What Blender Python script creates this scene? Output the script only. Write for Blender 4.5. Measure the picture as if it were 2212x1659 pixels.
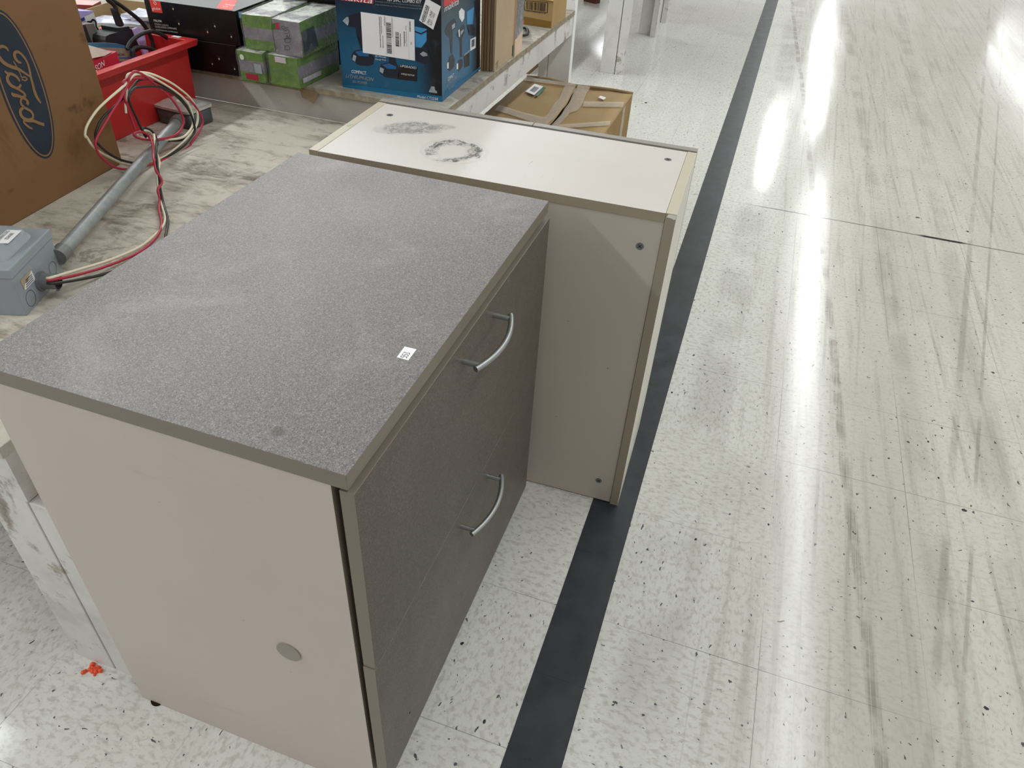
import bpy, bmesh, math, random
from mathutils import Vector, Matrix, Euler, noise as mnoise
random.seed(7)
for o in list(bpy.data.objects): bpy.data.objects.remove(o)
SC = bpy.context.scene
COL = SC.collection
R = math.radians

# ------------------------------------------------------------------ camera
cd = bpy.data.cameras.new('camera')
cam = bpy.data.objects.new('camera', cd); COL.objects.link(cam)
cd.sensor_fit = 'HORIZONTAL'; cd.sensor_width = 36.0
cd.lens = 1596.11*36.0/2212.0
cd.clip_start = 0.02; cd.clip_end = 200
cam.rotation_mode = 'XYZ'
cam.rotation_euler = (0.89525, -0.04964, 0.32983)
cam.location = (0.04428, -3.02012, 1.27477)
SC.camera = cam

# ------------------------------------------------------------------ world, lights, exposure
w = bpy.data.worlds.new('world'); SC.world = w; w.use_nodes = True
bg = w.node_tree.nodes['Background']
bg.inputs[0].default_value = (1.0, 0.95, 0.91, 1); bg.inputs[1].default_value = 0.66
SC.view_settings.view_transform = 'Standard'
SC.view_settings.look = 'None'
SC.view_settings.exposure = -0.26
SC.view_settings.gamma = 1.0
SC.view_settings.use_curve_mapping = False

def lamp(x, y0, y1, z=3.7, wd=0.24, power=38.0, col=(0.95, 0.98, 1.0)):
    ld = bpy.data.lights.new('strip_light', 'AREA'); ld.shape = 'RECTANGLE'
    ld.size = wd; ld.size_y = y1-y0; ld.energy = power*(y1-y0); ld.color = col
    o = bpy.data.objects.new('strip_light', ld); COL.objects.link(o)
    o.location = (x, (y0+y1)/2, z)          # area lights shine along local -Z
    return o
LAMPS = [(1.28,-4.0,10.0,17.5), (1.28,13.2,23.0,17.5), (0.45,9.9,13.4,17.5),
         (-3.72,-9.0,16.0,30), (-8.7,-9.0,16.0,30), (6.2,-9.0,24.0,17)]
for x, a, b, p in LAMPS: lamp(x, a, b, power=p)

# ------------------------------------------------------------------ traced artwork (local face coordinates in metres)
ART = {'bar': {'frame': [(0.0052, 0.0771), (0.0933, 0.0798), (0.0933, 0.0468), (0.0083, 0.0458)],
         'red': [(-0.0109, 0.0226), (0.0009, 0.0179), (-0.0002, -0.0025), (-0.0093, -0.0056)],
         'size': [(-0.001, -0.0087), (0.1089, -0.0029), (0.1058, 0.0841), (-0.0106, 0.0763)],
         'text': [(0.0143, 0.0425), (0.0858, 0.0426)]},
 'cbox': {'backL': [(-0.0173, 0.8701), (0.2039, 0.8473), (0.2022, 0.8199), (0.1757, 0.7951), (-0.0001, 0.7799)],
          'label': [(0.0605, 0.7489), (0.1001, 0.7338), (0.1007, 0.6173), (0.0582, 0.6437)],
          'labelgreen': [(0.1014, 0.7294), (0.1158, 0.7217), (0.1161, 0.61), (0.1052, 0.6168)],
          'outline': [(-0.0126, 0.8558), (0.2052, 0.8427), (0.4286, 0.8326), (0.419, 0.3437), (0.0148, 0.3227), (-0.0033, 0.725)],
          'patch': [(0.3227, 0.7074), (0.3259, 0.7304), (0.3507, 0.7173), (0.3474, 0.6887)],
          'slit': [(0.2065, 0.8434), (0.2134, 0.7893), (0.234, 0.5761), (0.2387, 0.4804), (0.2404, 0.4554), (0.2346, 0.3288)],
          'strip1': [(0.0192, 0.4641), (0.1335, 0.4262), (0.1996, 0.4175), (0.2098, 0.3403), (0.1266, 0.3717), (0.0224, 0.4079)],
          'strip2': [(0.2829, 0.6483), (0.4221, 0.7118), (0.4296, 0.6505), (0.2928, 0.5885)],
          'strip3': [(0.2655, 0.3685), (0.4217, 0.4891), (0.4271, 0.4424), (0.2755, 0.3337)],
          'tapeL': [(0.1744, 0.7944), (0.2101, 0.8241), (0.2205, 0.7521), (0.2438, 0.3335), (0.2052, 0.3379)],
          'tapeR': [(0.2144, 0.8423), (0.2662, 0.7816), (0.285, 0.5439), (0.2613, 0.5183), (0.2667, 0.4018), (0.2778, 0.3349), (0.2459, 0.3266), (0.2409, 0.4729)]},
 'drill_front': {'band': [(0.0032, 0.0081), (0.2826, 0.0147), (0.2824, -0.0024), (0.0032, -0.0018)],
                 'bat1': [(0.0336, 0.0843), (0.0429, 0.0964), (0.0631, 0.1019), (0.084, 0.0952), (0.0978, 0.0891), (0.0937, 0.0698), (0.0815, 0.0635), (0.0561, 0.0619), (0.0472, 0.0639),
                          (0.0335, 0.0733)],
                 'bat1top': [(0.0445, 0.0942), (0.0629, 0.0996), (0.0837, 0.092), (0.0807, 0.087), (0.0545, 0.0853)],
                 'bat1win': [(0.0393, 0.0866), (0.0475, 0.0842), (0.0426, 0.0694), (0.0348, 0.0735)],
                 'bat2': [(0.1082, 0.0589), (0.1154, 0.0725), (0.1381, 0.08), (0.1374, 0.0924), (0.1557, 0.0946), (0.1576, 0.0809), (0.1642, 0.0708), (0.165, 0.0519), (0.1592, 0.0416),
                          (0.1358, 0.041), (0.1233, 0.0417), (0.1095, 0.0512)],
                 'bat2top': [(0.118, 0.0712), (0.138, 0.0777), (0.158, 0.0716), (0.155, 0.0649), (0.1318, 0.0635)],
                 'bat2win': [(0.1122, 0.065), (0.1236, 0.0617), (0.1187, 0.0491), (0.1097, 0.0544)],
                 'chuck': [(0.0164, 0.164), (0.0271, 0.1734), (0.0364, 0.1788), (0.0509, 0.1841), (0.0633, 0.1869), (0.0702, 0.1862), (0.0676, 0.1556), (0.0651, 0.1463), (0.065, 0.1037),
                           (0.0628, 0.0988), (0.0595, 0.1123), (0.0608, 0.1277), (0.0526, 0.1351), (0.0512, 0.1493), (0.0463, 0.1532), (0.0321, 0.1531), (0.0256, 0.1584)],
                 'icon': [(0.2521, 0.0355), (0.2617, 0.036), (0.2625, 0.0281), (0.2686, 0.0241), (0.2677, 0.0199), (0.2456, 0.0202), (0.2466, 0.0243), (0.2528, 0.0276)],
                 'label1': [(0.0688, 0.1904), (0.2115, 0.1886), (0.2099, 0.0928), (0.067, 0.0946)],
                 'label2': [(0.2438, 0.2395), (0.2813, 0.2253), (0.2607, 0.1713), (0.2241, 0.1878)],
                 'lens': [(0.2235, 0.1106), (0.2323, 0.1177), (0.2425, 0.1144), (0.2441, 0.1086), (0.232, 0.1055)],
                 'light': [(0.2118, 0.1733), (0.243, 0.171), (0.2423, 0.143), (0.2273, 0.1255), (0.2119, 0.1259)],
                 'lightband': [(0.2115, 0.1633), (0.2283, 0.1598), (0.2434, 0.1682), (0.2434, 0.1645), (0.2282, 0.1561), (0.2114, 0.1597)],
                 'lightbase': [(0.2118, 0.1228), (0.2325, 0.1261), (0.2423, 0.1415), (0.246, 0.1194), (0.2525, 0.0989), (0.2384, 0.0871), (0.2125, 0.0924)],
                 'panel': [(0.1672, 0.0782), (0.2155, 0.0788), (0.2135, 0.0423), (0.1591, 0.0408)],
                 'redband': [(0.006, 0.2235), (0.1061, 0.2267), (0.1033, 0.2118), (0.0064, 0.2113)],
                 'size': [(0.0022, -0.002), (0.2824, -0.0024), (0.001, 0.21), (0.2815, 0.2393)],
                 't_charge': [(0.1004, 0.0886), (0.1307, 0.0892), (0.1007, 0.0925)],
                 't_charge2': [(0.0999, 0.0815), (0.1303, 0.083), (0.1002, 0.0847)],
                 't_combo': [(0.1422, 0.2222), (0.2303, 0.2262), (0.1435, 0.2291)],
                 't_compact': [(0.0295, 0.0401), (0.0725, 0.0408), (0.0312, 0.0483)],
                 't_lith': [(0.0116, 0.0264), (0.0915, 0.0271), (0.0134, 0.0356)],
                 't_makita': [(0.01, 0.2121), (0.1016, 0.2127), (0.0121, 0.2241)],
                 't_model': [(0.213, 0.0019), (0.2709, 0.0025), (0.2141, 0.0086)],
                 't_motor': [(0.1696, 0.0541), (0.2068, 0.0542), (0.1707, 0.0582)],
                 't_power': [(0.0305, 0.0153), (0.0734, 0.0171), (0.0315, 0.0217)],
                 't_sub1': [(0.1096, 0.2174), (0.2326, 0.2194), (0.1098, 0.22)],
                 't_sub2': [(0.1092, 0.2106), (0.2324, 0.213), (0.1093, 0.2132)],
                 't_upgraded': [(0.1687, 0.0729), (0.2127, 0.073), (0.1699, 0.0781)],
                 'tip': [(0.0164, 0.164), (0.0271, 0.1734), (0.0334, 0.1753), (0.0342, 0.1653), (0.0305, 0.1544), (0.0246, 0.158)]},
 'drill_right': {'badge': [(0.1252, 0.1905), (0.1442, 0.195), (0.1687, 0.1838), (0.1666, 0.1661), (0.1496, 0.1604), (0.1278, 0.1752)],
                 'band': [(0.0212, 0.0132), (0.3124, 0.0024), (0.312, 0.0087), (0.0214, 0.0226)],
                 'bat1': [(0.0363, 0.0749), (0.0551, 0.0978), (0.0783, 0.0984), (0.0948, 0.0821), (0.0924, 0.0654), (0.0569, 0.0611)],
                 'bat2': [(0.1069, 0.0554), (0.1239, 0.0718), (0.1462, 0.0712), (0.1589, 0.0633), (0.1566, 0.0493), (0.1267, 0.0424)],
                 'black': [(0.2702, 0.191), (0.2972, 0.1863), (0.3091, 0.0094), (0.2806, 0.0114)],
                 'label': [(0.2167, 0.1036), (0.2646, 0.1004), (0.2635, 0.0712), (0.2179, 0.0735)],
                 'light': [(0.1861, 0.1782), (0.2446, 0.1787), (0.2361, 0.1384), (0.1896, 0.147)],
                 'lightbase': [(0.1871, 0.1452), (0.2388, 0.1363), (0.2579, 0.1244), (0.2536, 0.1052), (0.2058, 0.1171), (0.2053, 0.1306)],
                 'panel': [(0.1662, 0.0776), (0.2125, 0.0764), (0.214, 0.0366), (0.1695, 0.0412)],
                 'red': [(0.0161, 0.2441), (0.1225, 0.2329), (0.1213, 0.2145), (0.0167, 0.2207)],
                 'size': [(0.0144, 0.0151), (0.3093, 0.0067), (0.2972, 0.1863)],
                 't_compact': [(0.0403, 0.0411), (0.0876, 0.0405), (0.0405, 0.0505)],
                 't_lith': [(0.0309, 0.0311), (0.107, 0.0289), (0.0311, 0.0405)],
                 't_makita': [(0.0181, 0.2093), (0.1204, 0.2089), (0.0185, 0.2231)],
                 't_power': [(0.0445, 0.0162), (0.0875, 0.0155), (0.0447, 0.0233)],
                 't_up': [(0.1663, 0.0728), (0.2126, 0.0731), (0.1662, 0.0776)],
                 'tool1': [(0.0205, 0.1649), (0.0383, 0.1756), (0.088, 0.1816), (0.1066, 0.1705), (0.1019, 0.1552), (0.0787, 0.1556), (0.0785, 0.1348), (0.076, 0.1005), (0.0621, 0.1038),
                           (0.0579, 0.1422), (0.0334, 0.1534)],
                 'tool2': [(0.109, 0.1372), (0.1232, 0.1492), (0.1596, 0.1524), (0.1721, 0.1437), (0.1675, 0.1292), (0.1503, 0.1221), (0.1536, 0.0742), (0.1362, 0.0768), (0.1308, 0.1202)],
                 'tool3': [(0.2466, 0.1922), (0.297, 0.1894), (0.2998, 0.148), (0.273, 0.1437), (0.2558, 0.1658)],
                 'win1': [(0.0366, 0.0871), (0.048, 0.0865), (0.0478, 0.0712), (0.0363, 0.0726)],
                 'win2': [(0.1079, 0.0671), (0.1205, 0.0663), (0.1197, 0.0514), (0.1079, 0.0528)],
                 'win3': [(0.0719, 0.1687), (0.0949, 0.1699), (0.0972, 0.1591), (0.0741, 0.158)],
                 'win4': [(0.1209, 0.1467), (0.1304, 0.1485), (0.1331, 0.1289), (0.1258, 0.129)],
                 'win5': [(0.1378, 0.1401), (0.1623, 0.1411), (0.1599, 0.1355), (0.1394, 0.1306)]},
 'ford_oval': [(0.1222, 0.2259, 0.0515, 0.1392)],
 'ford_strokes': [[(0.1365, 0.269, 0.0031), (0.1313, 0.2719, 0.0045), (0.1275, 0.2776, 0.0059), (0.1269, 0.2841, 0.0068), (0.1299, 0.2886, 0.0061), (0.136, 0.2892, 0.0053),
                   (0.1421, 0.2851, 0.0047), (0.1472, 0.277, 0.0045), (0.1498, 0.27, 0.0045), (0.1506, 0.2622, 0.0045), (0.1498, 0.2527, 0.0048), (0.1478, 0.2423, 0.005),
                   (0.1466, 0.2349, 0.0054), (0.1458, 0.2251, 0.006), (0.1445, 0.2143, 0.0066), (0.145, 0.204, 0.0062), (0.147, 0.1966, 0.0054), (0.1499, 0.1894, 0.0034)],
                  [(0.1177, 0.2946, 0.0028), (0.1151, 0.3009, 0.0047), (0.1098, 0.3047, 0.0053), (0.1033, 0.3057, 0.0052), (0.0968, 0.3037, 0.0052), (0.0924, 0.2976, 0.006),
                   (0.0929, 0.2903, 0.0067), (0.0968, 0.2811, 0.0072), (0.1034, 0.2742, 0.0068), (0.113, 0.2675, 0.0065), (0.1244, 0.2609, 0.0059), (0.1329, 0.2538, 0.0045),
                   (0.1391, 0.2479, 0.004), (0.1458, 0.2412, 0.0033)],
                  [(0.1202, 0.2763, 0.0026), (0.122, 0.2695, 0.0028), (0.1242, 0.2604, 0.0028), (0.1256, 0.2525, 0.0026), (0.1263, 0.2448, 0.0024), (0.1314, 0.2445, 0.0026),
                   (0.136, 0.2416, 0.0029), (0.136, 0.2383, 0.0029), (0.1298, 0.2381, 0.0024), (0.1262, 0.2415, 0.0024), (0.1241, 0.2394, 0.0019)],
                  [(0.0933, 0.2653, 0.003), (0.0977, 0.2599, 0.0047), (0.1062, 0.2566, 0.0053), (0.1137, 0.2508, 0.0053), (0.1176, 0.2438, 0.0047), (0.1178, 0.2395, 0.0031)],
                  [(0.1009, 0.2575, 0.0054), (0.0939, 0.2535, 0.0064), (0.0926, 0.2464, 0.0068), (0.097, 0.2376, 0.0061), (0.1044, 0.2318, 0.0053), (0.1106, 0.2262, 0.0047),
                   (0.1166, 0.2201, 0.0047), (0.1198, 0.2142, 0.005), (0.1163, 0.2102, 0.0047), (0.1112, 0.2106, 0.0043), (0.1051, 0.2073, 0.0045), (0.1036, 0.2011, 0.005),
                   (0.1074, 0.1949, 0.005)],
                  [(0.1183, 0.2344, 0.0045), (0.1136, 0.2308, 0.0052), (0.108, 0.2302, 0.0047)],
                  [(0.0916, 0.2267, 0.0035), (0.093, 0.222, 0.0068), (0.102, 0.2177, 0.0061), (0.1113, 0.2122, 0.005), (0.1177, 0.2131, 0.0043)],
                  [(0.1127, 0.209, 0.004), (0.1176, 0.2064, 0.0048), (0.1199, 0.2001, 0.006), (0.116, 0.1968, 0.0071)],
                  [(0.107, 0.1939, 0.005), (0.1135, 0.1885, 0.005), (0.1197, 0.1821, 0.005), (0.1215, 0.1746, 0.0048), (0.1166, 0.1692, 0.0048), (0.1061, 0.1701, 0.0055),
                   (0.0971, 0.1767, 0.0062), (0.094, 0.1844, 0.0069), (0.0967, 0.1915, 0.0064), (0.1054, 0.1938, 0.0047)],
                  [(0.1398, 0.1494, 0.0063), (0.1292, 0.1559, 0.006), (0.1187, 0.1637, 0.0057), (0.1066, 0.1678, 0.0052), (0.0976, 0.1714, 0.0043), (0.0944, 0.1695, 0.0038),
                   (0.0979, 0.1626, 0.0045), (0.1027, 0.1564, 0.0045), (0.1089, 0.1515, 0.0031)]],
 'globe': {'bulb': [(0.0381, 0.1569), (0.0367, 0.1495)],
           'bulbs': [(0.0901, 0.148), (0.0982, 0.1132), (0.1816, 0.1024), (0.2071, 0.1193), (0.2516, 0.0988), (0.1772, 0.0219), (0.2015, 0.0378), (0.2443, 0.0175)],
           'red': [(0.0217, 0.1629), (0.055, 0.1628), (0.0547, 0.1349), (0.0231, 0.1342)],
           'size': [(0.1089, -0.0003), (0.2605, 0.0001), (0.2759, 0.0801), (0.2742, 0.1645), (0.0153, 0.1646), (0.0112, 0.0885)],
           't_globe': [(0.0248, 0.1398), (0.0506, 0.142), (0.026, 0.1466)],
           't_l1': [(0.0218, 0.1034), (0.0648, 0.1039), (0.0221, 0.1072)],
           't_l2': [(0.0222, 0.0966), (0.0881, 0.0985), (0.0227, 0.101)],
           't_l3': [(0.0217, 0.0897), (0.0889, 0.0899), (0.0226, 0.0929)],
           't_palma': [(0.0216, 0.1108), (0.0465, 0.1117), (0.0225, 0.1164)]},
 'globe_top': {'red': [(0.1784, 0.0914), (0.2168, 0.1036), (0.2654, 0.003), (0.2189, 0.0028)],
               'ring': [(0.2295, 0.028)],
               'size': [(0.2702, 0.0057), (0.0102, 0.0062), (0.2214, 0.1167)],
               't_globe': [(0.2008, 0.0572), (0.2238, 0.0772), (0.1903, 0.0779)]},
 'pick': {'green': [(-0.0169, 0.0713), (-0.0037, 0.0749), (-0.0042, 0.0619), (-0.0193, 0.0573)],
          'red': [(-0.0037, 0.0749), (0.0076, 0.0776), (0.0052, 0.063), (-0.0053, 0.0604)],
          'size': [(-0.0163, -0.0043), (0.0627, -0.0005), (0.0683, 0.0853), (-0.0152, 0.0811)],
          'strokes': [[(0.0138, 0.0124), (0.0139, 0.0237), (0.0149, 0.0246)], [(0.0143, 0.0153), (0.0262, 0.0154), (0.0273, 0.0226), (0.021, 0.0253), (0.0141, 0.0195)],
                      [(0.03, 0.0292), (0.0351, 0.0292)], [(0.0212, 0.0428), (0.0158, 0.0352), (0.022, 0.0317), (0.0319, 0.0358), (0.0319, 0.0413)], [(0.013, 0.039), (0.0357, 0.0446)],
                      [(0.0237, 0.0424), (0.023, 0.0486), (0.0306, 0.0439)], [(0.0308, 0.0454), (0.0339, 0.054)],
                      [(0.0162, 0.0533), (0.0281, 0.0547), (0.033, 0.0594), (0.0294, 0.0631), (0.0162, 0.0588)], [(0.0151, 0.0621), (0.0322, 0.0703)],
                      [(0.0177, 0.0631), (0.0125, 0.0666), (0.0182, 0.0713), (0.0226, 0.0671)]]}}
BIN = {'box_chain': (-1.613,
               [(-1.4407, 0.7642), (-1.4329, 0.7661), (-1.4235, 0.7648), (-1.4163, 0.7683), (-1.4095, 0.764), (-1.4091, 0.758), (-1.4107, 0.7503), (-1.407, 0.7416), (-1.4069, 0.7345),
                (-1.4042, 0.7269)]),
 'box_logo': (-1.613, [(-1.4604, 0.7768), (-1.4394, 0.7791), (-1.4393, 0.7659), (-1.4598, 0.7651)]),
 'box_purple': (-1.614, [(-1.4633, 0.7968), (-1.4031, 0.7858), (-1.4041, 0.7833), (-1.4607, 0.7767)]),
 'box_white': (-1.615, [(-1.4585, 0.7764), (-1.4031, 0.7832), (-1.397, 0.7246), (-1.4263, 0.7172), (-1.458, 0.734)]),
 'bracket': (-1.575,
             [(-1.497, 0.775), (-1.4755, 0.7742), (-1.4512, 0.7709), (-1.4485, 0.7567), (-1.4446, 0.7382), (-1.4256, 0.7351), (-1.4299, 0.717), (-1.4591, 0.7094), (-1.4967, 0.7278)]),
 'bracket_side': (-1.574, [(-1.4979, 0.7753), (-1.4802, 0.7738), (-1.475, 0.729), (-1.495, 0.7344)]),
 'card': (-1.475,
          [(-1.5877, 0.7673), (-1.5244, 0.7539), (-1.4927, 0.7456), (-1.4743, 0.7376), (-1.4562, 0.7277), (-1.447, 0.7207), (-1.4408, 0.7093), (-1.4433, 0.6948), (-1.4655, 0.684),
           (-1.5445, 0.7034), (-1.5834, 0.7414)]),
 'card_in': (-1.474, [(-1.5663, 0.7535), (-1.4972, 0.7371), (-1.4647, 0.7278), (-1.4642, 0.7138), (-1.4671, 0.6946), (-1.5441, 0.7073), (-1.5582, 0.7404)]),
 'card_line': (-1.473, [(-1.5023, 0.716), (-1.4636, 0.7069), (-1.4639, 0.704), (-1.5034, 0.7133)]),
 'charger': (-1.535,
             [(-1.4636, 0.7482), (-1.45, 0.7502), (-1.4155, 0.7489), (-1.4161, 0.755), (-1.4164, 0.758), (-1.3803, 0.7547), (-1.3793, 0.7495), (-1.3676, 0.7441), (-1.3629, 0.7279),
              (-1.3563, 0.6955), (-1.377, 0.6908), (-1.4176, 0.7052), (-1.4713, 0.7253), (-1.4682, 0.7404)]),
 'purpletag': (-1.5, [(-1.4038, 0.7568), (-1.3898, 0.7579), (-1.3734, 0.7526), (-1.3697, 0.7458), (-1.3722, 0.7057), (-1.3717, 0.69), (-1.3876, 0.6899), (-1.3921, 0.7112), (-1.3996, 0.74)]),
 'redbox': (-1.44, [(-1.6226, 0.7353), (-1.6071, 0.7351), (-1.5375, 0.742), (-1.537, 0.7059), (-1.578, 0.6973), (-1.6214, 0.6999)]),
 'redflap': (-1.445, [(-1.6172, 0.7752), (-1.5461, 0.7426), (-1.5719, 0.7394), (-1.6176, 0.7438)]),
 'relief': (-1.53, [(-1.4193, 0.8056), (-1.4122, 0.8053), (-1.407, 0.8038), (-1.397, 0.7616), (-1.4039, 0.7591), (-1.4139, 0.7601)]),
 't_brand': (-1.613, [(-1.4597, 0.767), (-1.4401, 0.769), (-1.4595, 0.7718)]),
 't_products': (-1.44, [(-1.6224, 0.7072), (-1.5871, 0.7104), (-1.6217, 0.7113)]),
 't_son': (-1.44, [(-1.6201, 0.7151), (-1.5845, 0.7218), (-1.619, 0.7275)])}
WIRES = {'black': [(-1.0126, -2.2446, 0.592), (-1.0034, -2.2378, 0.59), (-1.0003, -2.1958, 0.575), (-0.9957, -2.1485, 0.561), (-0.9828, -2.114, 0.561), (-0.977, -2.0561, 0.561),
           (-0.9747, -2.0126, 0.561), (-0.9944, -1.9828, 0.561), (-1.0316, -1.9297, 0.561), (-1.0828, -1.8784, 0.561), (-1.1217, -1.8367, 0.575), (-1.1309, -1.8229, 0.59),
           (-1.138, -1.8119, 0.612), (-1.1601, -1.7821, 0.63), (-1.2048, -1.7242, 0.63), (-1.259, -1.674, 0.5856), (-1.259, -1.6703, 0.6081), (-1.259, -1.6793, 0.6267),
           (-1.259, -1.6953, 0.6372), (-1.259, -1.7038, 0.6377), (-1.254, -1.7053, 0.6206), (-1.254, -1.7113, 0.6394), (-1.254, -1.7174, 0.6684), (-1.254, -1.7251, 0.7028),
           (-1.254, -1.722, 0.7163), (-1.254, -1.7035, 0.7268), (-1.254, -1.685, 0.7261), (-1.254, -1.6393, 0.7152), (-1.254, -1.6163, 0.7046), (-1.254, -1.5887, 0.6849),
           (-1.254, -1.5629, 0.6558), (-1.254, -1.5462, 0.6253), (-1.254, -1.5423, 0.5996), (-1.254, -1.5456, 0.5825), (-1.254, -1.5673, 0.5713), (-1.254, -1.6085, 0.5604),
           (-1.256, -1.7008, 0.5568), (-1.256, -1.7768, 0.589), (-1.256, -1.8191, 0.6237), (-1.256, -1.8381, 0.6518), (-1.266, -1.8296, 0.66), (-1.266, -1.8233, 0.6708),
           (-1.266, -1.8005, 0.6892), (-1.266, -1.7646, 0.7011), (-1.266, -1.7398, 0.7081), (-1.266, -1.7089, 0.7194), (-1.266, -1.6788, 0.7327), (-1.266, -1.6611, 0.7346),
           (-1.266, -1.6377, 0.7277), (-1.266, -1.6102, 0.7116), (-1.266, -1.5723, 0.6816), (-1.266, -1.545, 0.6488), (-1.266, -1.53, 0.612), (-1.266, -1.5338, 0.5783),
           (-1.266, -1.5528, 0.5678), (-1.266, -1.5891, 0.5719), (-1.266, -1.6261, 0.5841)],
 'red': [(-1.014, -2.2419, 0.595), (-1.0089, -2.2357, 0.594), (-1.0054, -2.1882, 0.58), (-0.9998, -2.1233, 0.567), (-0.9929, -2.06, 0.562), (-1.0031, -2.0, 0.562), (-1.0311, -1.9496, 0.562),
         (-1.0788, -1.8981, 0.562), (-1.1058, -1.8615, 0.566), (-1.1138, -1.8522, 0.58), (-1.1175, -1.8306, 0.59), (-1.128, -1.8289, 0.612), (-1.1466, -1.8079, 0.628),
         (-1.1946, -1.7518, 0.63), (-1.2339, -1.7137, 0.63), (-1.25, -1.6962, 0.6136), (-1.25, -1.7082, 0.6314), (-1.25, -1.7267, 0.6397), (-1.25, -1.7414, 0.6401), (-1.25, -1.7329, 0.6289),
         (-1.25, -1.7094, 0.6165), (-1.25, -1.6794, 0.6071), (-1.256, -1.6254, 0.5945), (-1.256, -1.5929, 0.5975), (-1.256, -1.5753, 0.613), (-1.256, -1.5741, 0.6303),
         (-1.256, -1.5875, 0.6611), (-1.256, -1.6077, 0.6899), (-1.256, -1.6326, 0.7146), (-1.256, -1.6561, 0.7397), (-1.256, -1.6726, 0.7525), (-1.256, -1.6868, 0.7591),
         (-1.256, -1.7034, 0.7533), (-1.256, -1.7148, 0.7395), (-1.256, -1.7458, 0.717), (-1.256, -1.7761, 0.7004), (-1.256, -1.8125, 0.6775), (-1.256, -1.8385, 0.6603),
         (-1.256, -1.8455, 0.6455), (-1.253, -1.8424, 0.6231), (-1.253, -1.8168, 0.5917), (-1.253, -1.7755, 0.5714), (-1.253, -1.7235, 0.5613), (-1.253, -1.6418, 0.5524),
         (-1.253, -1.5777, 0.5543), (-1.26, -1.5591, 0.5574), (-1.26, -1.5258, 0.5717), (-1.26, -1.5039, 0.5899), (-1.26, -1.5082, 0.6162), (-1.26, -1.5281, 0.648), (-1.26, -1.5613, 0.6733),
         (-1.26, -1.592, 0.7001), (-1.26, -1.634, 0.7276), (-1.26, -1.682, 0.743), (-1.26, -1.7111, 0.7477), (-1.26, -1.7232, 0.7426), (-1.26, -1.7231, 0.7299), (-1.26, -1.7299, 0.7148),
         (-1.26, -1.7286, 0.6971), (-1.26, -1.7265, 0.6702), (-1.26, -1.7243, 0.6457)],
 'white': [(-1.262, -1.7349, 0.6827), (-1.262, -1.7297, 0.7015), (-1.262, -1.721, 0.7134), (-1.262, -1.7145, 0.7329), (-1.262, -1.7066, 0.7505), (-1.262, -1.6975, 0.7558),
           (-1.262, -1.6757, 0.7531), (-1.262, -1.6469, 0.7451), (-1.262, -1.6191, 0.7315), (-1.262, -1.5821, 0.7078), (-1.262, -1.5546, 0.6851), (-1.262, -1.531, 0.6613),
           (-1.262, -1.5181, 0.64), (-1.262, -1.513, 0.6173), (-1.262, -1.5178, 0.599), (-1.262, -1.5316, 0.585), (-1.262, -1.5557, 0.5745), (-1.262, -1.5835, 0.5671),
           (-1.262, -1.6356, 0.5582), (-1.265, -1.6691, 0.5556), (-1.265, -1.7544, 0.5692), (-1.265, -1.8082, 0.6073), (-1.265, -1.8414, 0.6408), (-1.265, -1.8526, 0.6682),
           (-1.258, -1.8615, 0.672), (-1.258, -1.8588, 0.6809), (-1.258, -1.847, 0.6938), (-1.258, -1.8155, 0.7119), (-1.258, -1.7802, 0.7237), (-1.258, -1.7387, 0.7344),
           (-1.258, -1.716, 0.7409), (-1.258, -1.7038, 0.7461), (-1.258, -1.6939, 0.7506), (-1.258, -1.6812, 0.7513), (-1.258, -1.6526, 0.7428), (-1.258, -1.6173, 0.7191),
           (-1.258, -1.5725, 0.6829), (-1.258, -1.5463, 0.6536), (-1.258, -1.5374, 0.6285), (-1.258, -1.5387, 0.6061), (-1.258, -1.5472, 0.5923), (-1.258, -1.571, 0.5818),
           (-1.258, -1.5961, 0.5811), (-1.258, -1.6338, 0.5905), (-1.258, -1.6709, 0.6037), (-1.272, -1.6898, 0.6101), (-1.272, -1.709, 0.6234), (-1.272, -1.6903, 0.6266),
           (-1.272, -1.6707, 0.6194), (-1.272, -1.6635, 0.6052), (-1.24, -1.6931, 0.625), (-1.2043, -1.7339, 0.625), (-1.1699, -1.772, 0.622), (-1.151, -1.7905, 0.61),
           (-1.1474, -1.8093, 0.59), (-1.1339, -1.8301, 0.57), (-1.0862, -1.8799, 0.561), (-1.0438, -1.9232, 0.561), (-1.0235, -1.9557, 0.561), (-1.0134, -1.9914, 0.561),
           (-1.0058, -2.0447, 0.562), (-1.0079, -2.113, 0.57), (-1.0101, -2.1812, 0.585), (-1.0102, -2.234, 0.598), (-1.0153, -2.2393, 0.598)]}
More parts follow.
